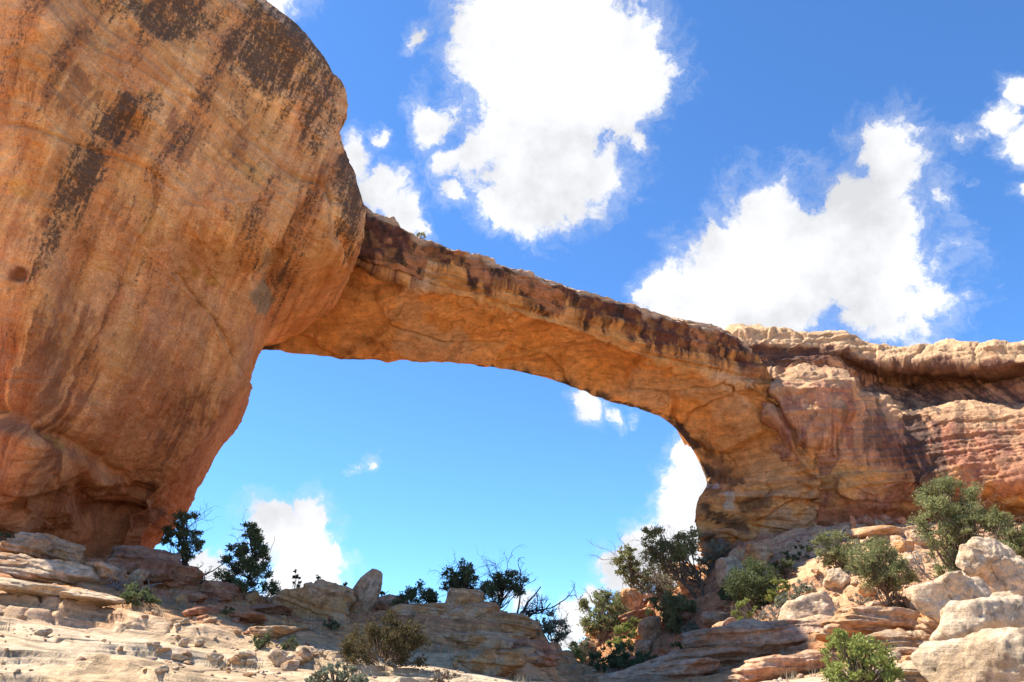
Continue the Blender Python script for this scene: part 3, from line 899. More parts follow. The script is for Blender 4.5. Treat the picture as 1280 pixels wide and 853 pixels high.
    c = mixin(c, (0.60, 0.37, 0.20), 0.6 * pill * sstep(-0.1, 0.3, lay))
    wt = outline_mask(px, py, [(895, 612, 10, 4, 10, .7), (912, 628, 6, 8, 0, .7)], N2 + .6 * N3, 1.6)
    c = mixin(c, (0.72, 0.66, 0.56), wt)
    c *= (1 + 0.2 * N2 * (1 - 0.5 * under))[:, None]
    finish('span', flat2.reshape(g.shape), c, 'long thin rock span with dark red face and smooth orange underside')


span()


def right_cliff():
    pxs = [915, 945, 980, 1040, 1090, 1140, 1210, 1285]
    T = {  # rows: py per column, and depth offset
        'rim':  [418, 410, 413, 415, 432, 438, 436, 433],
        'capf': [432, 425, 426, 427, 444, 448, 446, 442],
        'capb': [440, 438, 438, 440, 456, 460, 459, 456],
        'recT': [446, 450, 450, 452, 464, 470, 470, 468],
        'recB': [452, 462, 465, 470, 486, 502, 506, 506],
        'led':  [458, 468, 471, 476, 494, 512, 514, 512],
        'f1':   [474, 490, 500, 505, 515, 530, 536, 536],
        'f2':   [492, 520, 545, 552, 560, 566, 572, 570],
        'edge': [510, 545, 574, 582, 588, 598, 606, 600],
        'u1':   [530, 575, 598, 604, 610, 618, 624, 622],
        'u2':   [560, 615, 628, 632, 634, 640, 644, 646],
        'foot': [620, 665, 672, 664, 652, 655, 664, 672],
        'deep': [720, 730, 730, 730, 730, 730, 730, 740]}
    off = {'rim': (1.2,) * 8, 'capf': (0.1,) * 8, 'capb': (0.0,) * 8, 'recT': (0.4, 0.3, .1, .4, 1.6, 2.3, 2.4, 2.4), 'recB': (0.6, 0.3, -.2, .0, 1.5, 1.6, 1.7, 1.7),
           'led': (1, 0.4, -1.4, -1.2, -.6, -.6, -.5, -.5), 'f1': (1.2, 0.2, -1.8, -2.0, -1.3, -1.2, -1.1, -1.0), 'f2': (1.6, .6, -1.6, -2.0, -1.7, -1.6, -1.4, -1.3),
           'edge': (2.5, 1.2, -1.0, -1.7, -1.8, -1.6, -1.4, -1.2), 'u1': (2, 1, -1.0, -1.6, -1.6, -.8, 0.0, .6), 'u2': (3, 1.8, -.4, -1.0, -.8, .8, 2.0, 2.6),
           'foot': (4, 2.4, 0.4, 0.0, .2, 1.6, 2.6, 3.2), 'deep': (6, 4.0, 2.0, 1.6, 2, 3, 3, 3.4)}
    Ys = [56, 55.4, 55.0, 54.6, 54.0, 53.0, 51.2, 49.0]
    names = ['rim', 'capf', 'capb', 'recT', 'recB', 'led', 'f1', 'f2', 'edge', 'u1', 'u2', 'foot', 'deep']
    ctrl = []
    for nme in names:
        row = [P(px, T[nme][i], Ys[i] + off[nme][i]) for i, px in enumerate(pxs)]
        l = row[-1]
        row = [row[0] + np.array((3.0, 7.0, 0))] + row + [l + np.array((6, -3.0, 0)), l + np.array((18, -10, 0)), l + np.array((45, -26, 1))]
        ctrl.append(row)
    ctrl = np.array(ctrl)
    t1 = ctrl[0] + np.array((0, 7, 0.5)); t2 = ctrl[0] + np.array((0, 24, 0.2))
    ctrl = np.concatenate([t2[None], t1[None], ctrl])
    rs = [4, 20, 16, 14, 14, 30, 14, 34, 34, 24, 24, 24, 20, 10]
    cs = [12, 50, 60, 84, 70, 70, 90, 90, 30, 14, 8]
    g = loft(ctrl, rs, cs)
    n = grid_normals(g)
    flat = g.reshape(-1, 3); nf = n.reshape(-1, 3)
    if np.einsum('ij,ij->i', nf, np.array((0, 0, CZ)) - flat).mean() < 0: nf = -nf
    x, y, z = flat.T
    px, py = project(flat)
    rowidx = np.concatenate([i + np.arange(k) / k for i, k in enumerate(rs)] + [[len(rs)]])
    rw = np.repeat(rowidx, g.shape[1]) - 2          # 0 = rim
    d = 0.55 * fbm(V(x / 6, y / 6, z / 6), 3, 400) + 0.17 * fbm(V(x / 1.6, y / 1.6, z / 2.0), 4, 401) + 0.08 * fbm(V(x / .6, y / .6, z / .4), 3, 402)
    f1, f2_, cid = worley(V(x / 3.4, y / 3.4, z / 3.0), 403)
    d += 0.5 * (cid - 0.5) * sstep(0, 0.08, f2_ - f1)
    f1c, f2c, cidc = worley(V(x / 1.1, y / 1.1, z / 1.1), 404)
    d += 0.12 * (cidc - 0.5) * sstep(0, 0.08, f2c - f1c)
    bed = z + 0.3 * fbm(V(x / 10, y / 10, z / 10), 2, 405)
    lay = fbm(V(x / 60, y / 60, bed * 1.5), 3, 406)
    d += 0.12 * sstep(-.12, .12, lay) + 0.05 * sstep(-.05, .05, fbm(V(x / 60, y / 60, bed * 4.5), 2, 407))
    rimn = sstep(1.6, 0.3, rw)
    d += rimn * (0.22 * fbm(V(x / 3.0, y / 3.0, z / 3), 3, 408))
    # protruding block at the left of the face
    d += 1.0 * sstep(1.15, 0.75, np.sqrt(ell(px, py, 1015, 500, 52, 60, 15)) + 0.25 * fbm(V(x / 2, y / 2, z / 2), 3, 409))
    d += 0.9 * sstep(1.1, 0.8, np.sqrt(ell(px, py, 1064, 608, 20, 17, 0)) + 0.2 * fbm(V(x / 1.5, y / 1.5, z / 1.5), 3, 410))
    d -= 0.8 * np.exp(-((px - (958 + (py - 470) * 0.45) + 4 * fbm(V(x, y, z), 2, 411)) / 3.0) ** 2) * sstep(465, 480, py) * sstep(590, 570, py)
    flat2 = flat + nf * d[:, None]
    mixin = lambda c, t, k: c + (np.array(t) - c) * np.clip(k, 0, 1)[:, None]
    N1 = fbm(V(x / 3.2, y / 3.2, z / 3.2), 5, 420); N2 = fbm(V(x / .9, y / .9, z / .9), 4, 421)
    st = fbm(V(x * 0.9 + .3 * y, z * .10, z * 0), 5, 422, .6); st2 = fbm(V(x * 2.6 + .8 * y, z * .22, z * 0), 4, 423, .6)
    c = np.repeat(np.array((0.55, 0.275, 0.155))[None], len(x), 0)
    c = mixin(c, (0.68, 0.37, 0.20), 0.85 * sstep(-.15, .4, N1 + .3 * lay))
    c = mixin(c, (0.36, 0.155, 0.10), 0.8 * sstep(0.0, .4, st + .3 * N2))
    # pale cap and ledges
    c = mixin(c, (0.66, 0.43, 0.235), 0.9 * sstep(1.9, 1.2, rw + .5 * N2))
    c = mixin(c, (0.11, 0.055, 0.04), 0.85 * sstep(1.3, 1.9, rw + .5 * N2) * sstep(3.6, 3.0, rw + .4 * st2))  # dark red face at left, overhang shadow painted under the cap at right
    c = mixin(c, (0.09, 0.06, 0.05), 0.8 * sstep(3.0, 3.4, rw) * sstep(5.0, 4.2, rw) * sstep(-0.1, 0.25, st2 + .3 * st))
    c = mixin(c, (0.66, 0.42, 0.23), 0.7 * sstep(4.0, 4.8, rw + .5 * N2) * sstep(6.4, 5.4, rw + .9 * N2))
    orange = sstep(7.4, 8.2, rw + .5 * N2)
    c = mixin(c, (0.70, 0.37, 0.13), 0.9 * orange * sstep(-.35, .25, N1 + .4 * lay))
    vv = outline_mask(px, py, [(1145, 540, 15, 60, -8, .85), (1158, 600, 14, 28, 25, .85), (1172, 555, 8, 50, -5, .75), (1100, 520, 8, 40, 0, .6), (1085, 545, 6, 36, 0, .5), (1050, 545, 5, 34, 0, .45),
                                (1112, 555, 16, 22, 0, .5), (1200, 530, 8, 20, 0, .5), (1240, 540, 8, 24, 0, .45), (1105, 490, 16, 14, 0, .55), (1150, 492, 30, 10, 0, .45), (1255, 560, 8, 30, 0, .4), (970, 452, 40, 12, 10, .6)],
                      .9 * st2 + .5 * N2, .9)
    c = mixin(c, (0.085, 0.06, 0.055), vv)
    red = sstep(9.6, 10.6, rw + .5 * N2)
    c = mixin(c, (0.46, 0.18, 0.10), 0.85 * red)
    c *= (1 + 0.22 * N2)[:, None]
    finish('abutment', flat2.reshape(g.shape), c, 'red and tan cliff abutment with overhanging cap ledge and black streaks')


right_cliff()
#OBJECTS#

# ------------------------------------------------------------------ rocks
def ico(sub):
    import bmesh
    bm = bmesh.new(); bmesh.ops.create_icosphere(bm, subdivisions=sub, radius=1.0)
    v = np.array([q.co[:] for q in bm.verts]); f = np.array([[q.index for q in p.verts] for p in bm.faces]); bm.free()
    return v, f


ICO = {k: ico(k) for k in (3, 4, 5, 6)}
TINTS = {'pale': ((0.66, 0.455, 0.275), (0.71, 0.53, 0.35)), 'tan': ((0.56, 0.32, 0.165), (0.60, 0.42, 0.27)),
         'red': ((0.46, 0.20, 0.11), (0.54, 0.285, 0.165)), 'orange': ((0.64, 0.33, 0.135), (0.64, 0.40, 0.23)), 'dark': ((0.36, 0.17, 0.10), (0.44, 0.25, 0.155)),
         'rose': ((0.60, 0.32, 0.18), (0.66, 0.42, 0.26))}


def rock_verts(seed, sub, size, planes=14, p=14.0, rough=0.06, bedding=0.0, taper=0.0, shear=0.0, warp=0.12):
    r = np.random.default_rng(seed)
    v, f = ICO[sub]
    n = r.normal(size=(planes, 3)); n /= np.linalg.norm(n, axis=1)[:, None]
    n = np.concatenate([n, [[0, 0, 1], [0, 0, -1]]])
    h = np.concatenate([r.uniform(0.62, 1.0, planes), [r.uniform(.7, .9), .8]])
    q = np.maximum(v @ n.T, 0) / h[None]
    rad = (q ** p).sum(1) ** (-1.0 / p)
    rad = np.minimum(rad, 1.35)
    w = v * rad[:, None]
    lo, hi = w.min(0), w.max(0)
    w = (w - (lo + hi) / 2) / (hi - lo) * 2          # fills the unit box
    w = w + warp * np.stack([fbm(w * 0.9 + seed + k * 9.1, 2, 505 + k) for k in range(3)], 1)
    tp = 1 - taper * (w[:, 2:3] + 1) * 0.5
    w[:, :2] *= tp
    w[:, 0] += shear * (w[:, 2] + 1) * 0.5
    size = np.array(size, float)
    w = w * size * 0.5
    m = float(min(size)); o = seed * 7.31
    dn = w / np.maximum(np.linalg.norm(w, axis=1, keepdims=True), 1e-6)
    d = rough * m * (1.2 * fbm(w / (0.7 * m) + o, 4, 500, 0.55) + 0.35 * fbm(w / (0.14 * m) + o, 3, 501))
    if bedding:
        t = w[:, 2] / m + 0.06 * fbm(w / m + o, 2, 502) + 0.1 * w[:, 0] / m
        d += bedding * m * (sstep(-0.12, 0.12, fbm(V(t * 5 + o, w[:, 0] / m * 0.15, w[:, 1] / m * .15), 3, 503)) - 0.5)
    f1, f2, cid = worley(w / (0.45 * m) + o, 504)
    d += rough * 0.7 * m * (cid - 0.5) * sstep(0, 0.1, f2 - f1)
    d -= 0.035 * m * np.exp(-(fbm(w / (0.8 * m) + o + 3, 3, 506) / 0.025) ** 2)
    w = w + dn * d[:, None]
    return w, f, t if bedding else w[:, 2] / m


def rock_obj(name, seed, sub, size, tint, parent=None, **kw):
    w, f, t = rock_verts(seed, sub, size, **kw)
    a, b = TINTS[tint]
    o = seed * 3.3; m = float(min(size))
    k = sstep(-0.3, 0.3, fbm(w / (0.6 * m) + o, 4, 510))[:, None]
    c = np.array(a) * (1 - k) + np.array(b) * k
    k2 = sstep(0.1, 0.4, fbm(V(t * 3 + o, w[:, 0] / m * .2, w[:, 1] / m * .2), 3, 511))[:, None]
    c = c * (1 - 0.28 * k2)
    sp = sstep(0.38, 0.55, fbm(w / (0.16 * max(m, .5)) + o, 3, 512))[:, None]
    c = c * (1 - 0.4 * sp)
    return mesh_np(name, w, f, M_ROCK, c, parent=parent, nside=3)


def boulder(name, label, cat, cx, base_py, wpx, hpx, tint, seed, depth=0.8, Y=None, sink=0.12, rot=(0, 0, 0), sub=5, group=None, lift=0.0, **kw):
    b = hit(cx, base_py) if Y is None else P(cx, base_py, Y)
    c, s = math.cos(PITCH), math.sin(PITCH)
    fd = b[1] * c + (b[2] - CZ) * s
    W = wpx / FPX * fd; H = hpx / FPX * fd * 1.03
    o = rock_obj(name, seed, sub, (W, W * depth, H * (1 + sink)), tint, **kw)
    o.location = (b[0], b[1] + W * depth * 0.25, b[2] + H * 0.5 * (1 - sink) + lift)
    o.rotation_euler = [R(a) for a in rot]
    tag(o, label, cat, group)
    return o


# boulders along the crest in front of the sky
boulder('boulder', 'broad tan layered boulder with a flat sloping top on the crest, twigs along its top', 'boulder', 388, 780, 96, 52, 'orange', 21, 0.7, rot=(0, 12, 12), bedding=0.06, p=14, Y=33.0, sub=6, taper=-.15, shear=-.1, rough=.05)
boulder('boulder', 'upright pointed boulder standing on end against the sky', 'boulder', 452, 768, 42, 56, 'tan', 31, 0.8, rot=(0, 25, 8), Y=33.6, p=18, taper=.35, shear=.1, planes=14, rough=.05, warp=.05)
boulder('boulder', 'squarish tan boulder perched on the layered knoll below the dead branches', 'boulder', 581, 766, 47, 28, 'orange', 33, 0.8, rot=(0, 2, 10), Y=32.5, p=18)
boulder('boulder', 'low rounded boulder behind the pointed upright boulder', 'boulder', 486, 768, 50, 24, 'tan', 35, 0.8, Y=35.5)
# red blocks below the overhang
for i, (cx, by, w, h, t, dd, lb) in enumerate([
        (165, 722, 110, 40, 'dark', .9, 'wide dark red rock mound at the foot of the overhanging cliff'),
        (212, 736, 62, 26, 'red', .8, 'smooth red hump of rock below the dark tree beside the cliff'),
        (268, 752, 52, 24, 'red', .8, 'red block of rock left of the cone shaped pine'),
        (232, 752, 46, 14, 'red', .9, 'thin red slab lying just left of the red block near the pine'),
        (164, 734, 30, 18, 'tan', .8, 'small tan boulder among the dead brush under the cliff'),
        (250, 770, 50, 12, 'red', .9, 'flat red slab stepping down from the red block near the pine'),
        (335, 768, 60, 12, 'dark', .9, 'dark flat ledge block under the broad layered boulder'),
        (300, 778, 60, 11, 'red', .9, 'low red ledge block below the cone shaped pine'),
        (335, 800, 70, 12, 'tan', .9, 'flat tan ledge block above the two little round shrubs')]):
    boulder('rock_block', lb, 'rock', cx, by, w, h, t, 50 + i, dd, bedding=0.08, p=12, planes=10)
# stacked ledges at the far left
for i, (cx, by, w, h, t, lb) in enumerate([
        (18, 694, 78, 28, 'tan', 'thick top slab of the stacked ledge at the far left'),
        (62, 700, 62, 30, 'orange', 'blocky end of the topmost ledge, beside the thick top slab'),
        (10, 712, 60, 18, 'tan', 'low second slab of the stacked ledge, under the thick top slab'),
        (55, 728, 110, 26, 'pale', 'long pale slab forming the third step of the stacked ledge'),
        (118, 728, 70, 24, 'tan', 'tan slab at the right end of the stacked ledge, before the brush'),
        (30, 745, 120, 18, 'pale', 'pale flat slab stepping down below the long pale slab'),
        (95, 752, 90, 14, 'pale', 'thin pale slab on the slope left of the round grey shrub')]):
    boulder('flat_rock', lb, 'rock', cx, by, w, h, t, 70 + i, 0.9, bedding=0.12, p=12, planes=9, rot=(0, 5, 8 - i * 3))
# knoll ledges
for i, (cx, by, w, h, t, lb) in enumerate([
        (555, 772, 150, 16, 'orange', 'long thin capping ledge of the knoll under the squarish boulder'),
        (640, 790, 70, 18, 'orange', 'overhanging lip of rock at the right end of the capping ledge'),
        (600, 812, 150, 20, 'orange', 'broad rounded ledge in the middle of the knoll'),
        (665, 826, 80, 22, 'red', 'red ledge bulging at the right foot of the knoll'),
        (612, 842, 130, 26, 'orange', 'rounded orange ledge at the base of the knoll above the pale slickrock')]):
    boulder('rock_ledge', lb, 'rock ledge', cx, by, w, h, t, 90 + i, 0.7, bedding=0.14, p=10, planes=9, sub=6, sink=0.5)
# big pale boulders at the lower right
boulder('boulder', 'large pale boulder with a crack, uppermost of the pile at the lower right', 'boulder', 1268, 762, 88, 92, 'pale', 101, 0.8, Y=22, rot=(0, -14, 10), p=15, rough=.06, sub=6)
boulder('boulder', 'small upright pale block wedged between the two largest boulders at right', 'boulder', 1220, 716, 30, 34, 'pale', 102, 0.8, Y=21, rot=(0, 22, 10), p=16)
boulder('boulder', 'wide rounded pale boulder left of the dark gap under the cracked boulder', 'boulder', 1198, 782, 98, 66, 'pale', 103, 0.9, Y=19.5, rot=(0, 8, -8), p=15, rough=.06, sub=6)
boulder('boulder', 'small oval pale stone below the dark gap in the boulder pile', 'boulder', 1262, 760, 32, 20, 'pale', 104, 0.8, Y=17.8, p=12)
boulder('boulder', 'big pale boulder in the middle of the pile, under the small oval stone', 'boulder', 1262, 842, 150, 88, 'pale', 105, 0.8, Y=15.5, rot=(0, -4, 0), p=15, rough=.06, sub=6)
boulder('boulder', 'lowest pale boulder of the pile, cut by the lower right corner', 'boulder', 1262, 890, 150, 92, 'pale', 106, 0.8, Y=13.0, rot=(0, -12, 0), p=15, rough=.06, sub=6)
boulder('boulder', 'long pale boulder with a thin flat flake on top, left of the round juniper', 'boulder', 1020, 788, 74, 40, 'pale', 107, 0.8, rot=(0, -14, 0), p=14, rough=.06)
boulder('boulder', 'pale angular block with a shaded red underside above the long pale boulder', 'boulder', 1052, 738, 32, 24, 'pale', 108, 0.8, rot=(0, -8, 0))
boulder('boulder', 'bright weathered boulder right below the arch foot beside grey brush', 'boulder', 918, 728, 40, 32, 'pale', 109, 0.8, rot=(0, -20, 0))
boulder('boulder', 'rough orange boulder at the foot of the arch above the dark bushes', 'boulder', 950, 706, 36, 24, 'orange', 110, 0.8)
boulder('boulder', 'tan boulder touching the arch foot, left of the rough orange boulder', 'boulder', 926, 704, 26, 18, 'orange', 111, 0.8)
boulder('boulder', 'smooth oval reddish boulder in shade, upper of the pair below the forked juniper', 'boulder', 896, 784, 34, 16, 'tan', 112, 0.8)
boulder('boulder', 'large reddish boulder in shade right under the smooth oval one', 'boulder', 906, 806, 44, 24, 'tan', 113, 0.8, rot=(0, -20, 0))
boulder('boulder', 'grey blocky boulder at the left of the shaded pair', 'boulder', 888, 812, 28, 22, 'tan', 114, 0.8)
boulder('boulder', 'sunlit red slab tilted on the slope left of the small green tree', 'boulder', 800, 778, 52, 14, 'red', 115, 0.8, rot=(0, -16, 0), bedding=.1)
boulder('boulder', 'upright orange block under the tilted red slab', 'boulder', 812, 802, 36, 30, 'orange', 116, 0.8)
boulder('boulder', 'grey rounded stone beside the dark green bush at the slope foot', 'boulder', 804, 822, 26, 18, 'tan', 117, 0.8)
boulder('boulder', 'orange boulder at the left end of the right slope', 'boulder', 736, 822, 30, 20, 'orange', 118, 0.8)
boulder('boulder', 'orange ledge boulder below the yellow green shrub', 'boulder', 752, 800, 26, 16, 'orange', 119, 0.8)
boulder('boulder', 'rocky outcrop at the foot of the leftmost juniper on the right slope', 'boulder', 792, 764, 30, 26, 'orange', 120, 0.8)
boulder('boulder', 'sunlit boulder behind the trunk of the twisted juniper', 'boulder', 856, 716, 40, 18, 'orange', 121, 0.8)
boulder('boulder', 'orange boulder under the twisted juniper crown', 'boulder', 868, 744, 30, 16, 'orange', 122, 0.8)
# layered ledges of the lower right
for i, (cx, by, w, h, t, lb, rt) in enumerate([
        (960, 806, 220, 30, 'rose', 'long shaded red ledge below the sapling and stump', -9),
        (905, 838, 240, 28, 'rose', 'second shaded ledge, under the long red one', -9),
        (990, 848, 150, 26, 'rose', 'dark thick ledge cut by the shadow edge near the lower bush', -6),
        (830, 850, 160, 18, 'rose', 'low red ledge running into the gully', -10),
        (1115, 790, 170, 26, 'tan', 'pale red ledge with an undercut lip behind the lower bush', 0),
        (1148, 818, 150, 30, 'tan', 'second sunlit ledge under the undercut lip', -4),
        (1185, 800, 60, 34, 'orange', 'tilted end slab of the ledges beside the wide rounded boulder', 30),
        (1170, 852, 130, 22, 'pale', 'pale low slab in front of the sunlit ledges', -2)]):
    boulder('rock_ledge', lb, 'rock ledge', cx, by, w, h, t, 130 + i, 0.6, bedding=0.14, p=10, planes=9, sub=6, sink=0.4, rot=(0, rt, 0))
# red layered wall at the cliff foot
for i, (cx, by, w, h, t, lb) in enumerate([
        (1068, 664, 9, 18, 'red', 'thin upright red block at the left end of the row under the cliff'),
        (1085, 658, 28, 11, 'red', 'longest red block of the row under the cliff, left of centre'),
        (1108, 656, 22, 11, 'red', 'red block in the middle of the row under the cliff'),
        (1128, 656, 14, 8, 'red', 'smallest red block at the right end of the row under the cliff'),
        (1100, 672, 80, 14, 'orange', 'broad orange bench directly under the row of red blocks'),
        (1135, 690, 26, 12, 'orange', 'rounded orange stone on the bench slope below the red blocks')]):
    boulder('rock_block', lb, 'rock', cx, by, w, h, t, 150 + i, 0.7, planes=10, p=20, sub=4)

# loose stones: a few shapes, copied one by one
PROTO = {}
def proto(tint, k):
    if (tint, k) not in PROTO:
        a = [(1, .8, .55), (1, .7, .4), (.9, .9, .7), (1, .6, .3), (1, .8, .45)][k % 5]
        o = rock_obj('loose_stone', 900 + 13 * k + hash_t[tint], 4 if k < 5 else 3, a, tint, p=18, planes=9)
        COL.objects.unlink(o)
        PROTO[(tint, k)] = o
    return PROTO[(tint, k)]


hash_t = {'rose': 6, 'pale': 1, 'tan': 2, 'red': 3, 'orange': 4, 'dark': 5}


def stones(n, region, sizes, tints, label, group, seed, name='loose_stone', cluster=None):
    r = np.random.default_rng(seed); made = 0; tries = 0
    poly = np.array(region, float)
    lo, hi = poly.min(0), poly.max(0)
    while made < n and tries < n * 40:
        tries += 1
        px, py = r.uniform(lo, hi)
        if cluster:
            c = cluster[r.integers(len(cluster))]; px, py = r.normal(c[0], c[2]), r.normal(c[1], c[3])
        ins = False; j = len(poly) - 1
        for i in range(len(poly)):
            if (poly[i, 1] > py) != (poly[j, 1] > py) and px < (poly[j, 0] - poly[i, 0]) * (py - poly[i, 1]) / (poly[j, 1] - poly[i, 1]) + poly[i, 0]: ins = not ins
            j = i
        if not ins: continue
        b = hit(px, py)
        spx = sizes[0] * (sizes[1] / sizes[0]) ** (r.random() ** 1.8)
        w = spx / FPX * b[1]
        t = tints[r.integers(len(tints))]
        src = proto(t, int(r.integers(5)))
        o = src.copy(); COL.objects.link(o)
        o.name = name
        o.scale = (w * r.uniform(.8, 1.2), w * r.uniform(.8, 1.2), w * r.uniform(.75, 1.15))
        o.rotation_euler = (r.normal(0, .2), r.normal(0, .2), r.uniform(0, 6.28))
        o.location = (b[0], b[1], b[2] + 0.12 * w)
        tag(o, label, 'stone', group)
        made += 1


stones(34, [(170, 795), (345, 800), (345, 850), (170, 850)], (6, 24), ['pale', 'pale', 'tan', 'orange'],
       'pale broken stone in the heap of rubble on the near left slickrock', 'rubble heap on the left slickrock', 1,
       cluster=[(265, 828, 28, 8), (215, 815, 24, 7), (300, 832, 14, 7)])
stones(12, [(325, 808), (420, 808), (420, 853), (325, 853)], (8, 32), ['pale', 'pale', 'tan'],
       'pale stone in the small heap left of the sage bush at the bottom edge', 'stones left of the sage bush', 2, cluster=[(365, 832, 18, 9)])
stones(34, [(0, 752), (330, 780), (330, 850), (0, 850)], (4, 26), ['pale', 'pale', 'tan'],
       'pale flat stone lying alone on the sunlit left slickrock slope', 'stones scattered over the left slickrock', 3)
stones(30, [(180, 735), (430, 765), (440, 820), (280, 800)], (5, 24), ['red', 'red', 'tan', 'orange'],
       'reddish stone in the shade between the pine and the olive brown bush', 'stones in the shade behind the left slickrock', 4)
stones(18, [(500, 762), (690, 800), (700, 838), (520, 838)], (4, 12), ['orange', 'tan'],
       'small tan stone caught on the ledges of the knoll', 'stones on the knoll', 5)
stones(92, [(722, 850), (724, 800), (760, 760), (860, 720), (900, 690), (985, 690), (985, 760), (860, 830)], (5, 30), ['orange', 'tan', 'red', 'pale'],
       'angular rock in the boulder slope left of the arch foot, among the junipers', 'rocks on the slope below the arch foot', 6)
stones(56, [(985, 700), (1140, 665), (1170, 700), (1150, 770), (1000, 760)], (5, 34), ['pale', 'pale', 'orange', 'tan'],
       'sunlit rock scattered on the bright slope between the round bush and the big juniper', 'rocks on the sunlit slope under the cliff', 7)
stones(20, [(1090, 800), (1200, 780), (1200, 852), (1090, 852)], (5, 24), ['pale', 'pale', 'orange'],
       'small pale stone beside the big pale boulders at the lower right', 'stones beside the big pale boulders', 8)


# ------------------------------------------------------------------ plants
def tube(path, radii, sides=5):
    path = np.array(path, float); n = len(path)
    t = np.gradient(path, axis=0); t /= np.maximum(np.linalg.norm(t, axis=1, keepdims=True), 1e-9)
    ref = np.array((0.31, 0.77, 0.55))
    u = np.cross(t, ref); u /= np.maximum(np.linalg.norm(u, axis=1, keepdims=True), 1e-9)
    w = np.cross(t, u)
    a = np.arange(sides) * 2 * math.pi / sides
    v = path[:, None] + np.array(radii)[:, None, None] * (u[:, None] * np.cos(a)[None, :, None] + w[:, None] * np.sin(a)[None, :, None])
    i = np.arange(n - 1)[:, None] * sides; j = np.arange(sides)[None]; k = (np.arange(sides) + 1)[None] % sides
    f = np.stack([i + j, i + k, i + sides + k, i + sides + j], 2).reshape(-1, 4)
    return v.reshape(-1, 3), f


class Tubes:
    def __init__(s): s.v, s.f, s.n = [], [], 0
    def add(s, path, radii, sides=5):
        v, f = tube(path, radii, sides)
        s.v.append(v); s.f.append(f + s.n); s.n += len(v)
    def build(s, name, mat, parent):
        if not s.v: return None
        return mesh_np(name, np.concatenate(s.v), np.concatenate(s.f), mat, parent=parent)


def wiggle(r, a, b, n, amt, droop=0.0):
    t = np.linspace(0, 1, n)[:, None]
    a, b = np.array(a, float), np.array(b, float)
    L_ = np.linalg.norm(b - a)
    off = np.zeros((n, 3))
    for k in (1, 2, 3):
        off += np.sin(t * math.pi * k) * r.normal(0, amt * L_ / k, 3)
    p = a + (b - a) * t + off
    p[:, 2] += droop * L_ * np.sin(t[:, 0] * math.pi)
    return p


def bare_branch(r, T, p, d, length, rad, depth):
    n = 6
    pts = [np.array(p, float)]; d = np.array(d, float); d /= np.linalg.norm(d)
    for k in range(n):
        d = d + r.normal(0, 0.22, 3); d /= np.linalg.norm(d)
        pts.append(pts[-1] + d * length / n)
    T.add(pts, np.linspace(rad, rad * 0.4, n + 1), 4)
    if depth > 0:
        for _ in range(r.integers(3, 6)):
            k = r.integers(1, n + 1)
            nd = d + r.normal(0, 0.75, 3)
            bare_branch(r, T, pts[k], nd, length * r.uniform(.35, .65), rad * 0.55, depth - 1)


def leaves(r, centers, rads, n, size, flat=0.7, aspect=2.2):
    centers = np.array(centers); rads = np.array(rads)
    w = rads ** 2; w = w / w.sum()
    ci = r.choice(len(centers), n, p=w)
    off = r.normal(size=(n, 3)); off /= np.linalg.norm(off, axis=1)[:, None]
    rr = r.random(n) ** 0.45
    off = off * rr[:, None]
    off[:, 2] *= flat
    # feathery sprays: pull leaves to a few directions per clump
    nd = 7
    dirs = r.normal(size=(len(centers), nd, 3)); dirs /= np.linalg.norm(dirs, axis=2)[:, :, None]
    sel = dirs[ci, r.integers(nd, size=n)]
    mixk = 0.55
    off = off * (1 - mixk) + sel * (rr * mixk * 1.3)[:, None]
    c = centers[ci] + off * rads[ci][:, None]
    ax = off + r.normal(0, 0.5, (n, 3)) + np.array((0, 0, .35)); ax /= np.linalg.norm(ax, axis=1)[:, None]
    s2 = np.cross(ax, r.normal(size=(n, 3))); s2 /= np.linalg.norm(s2, axis=1)[:, None]
    sz = size * r.uniform(.6, 1.35, n)
    a = ax * (sz * aspect * 0.5)[:, None]; b = s2 * (sz * 0.5)[:, None]
    v = np.stack([c - a, c + b, c + a, c - b], 1).reshape(-1, 3)
    f = np.arange(n * 4).reshape(n, 4)
    ccol = r.random(len(centers))[ci] * 0.55 + r.random(n) * 0.45
    col = np.repeat(ccol, 4)[:, None].repeat(3, 1)
    return v, f, col


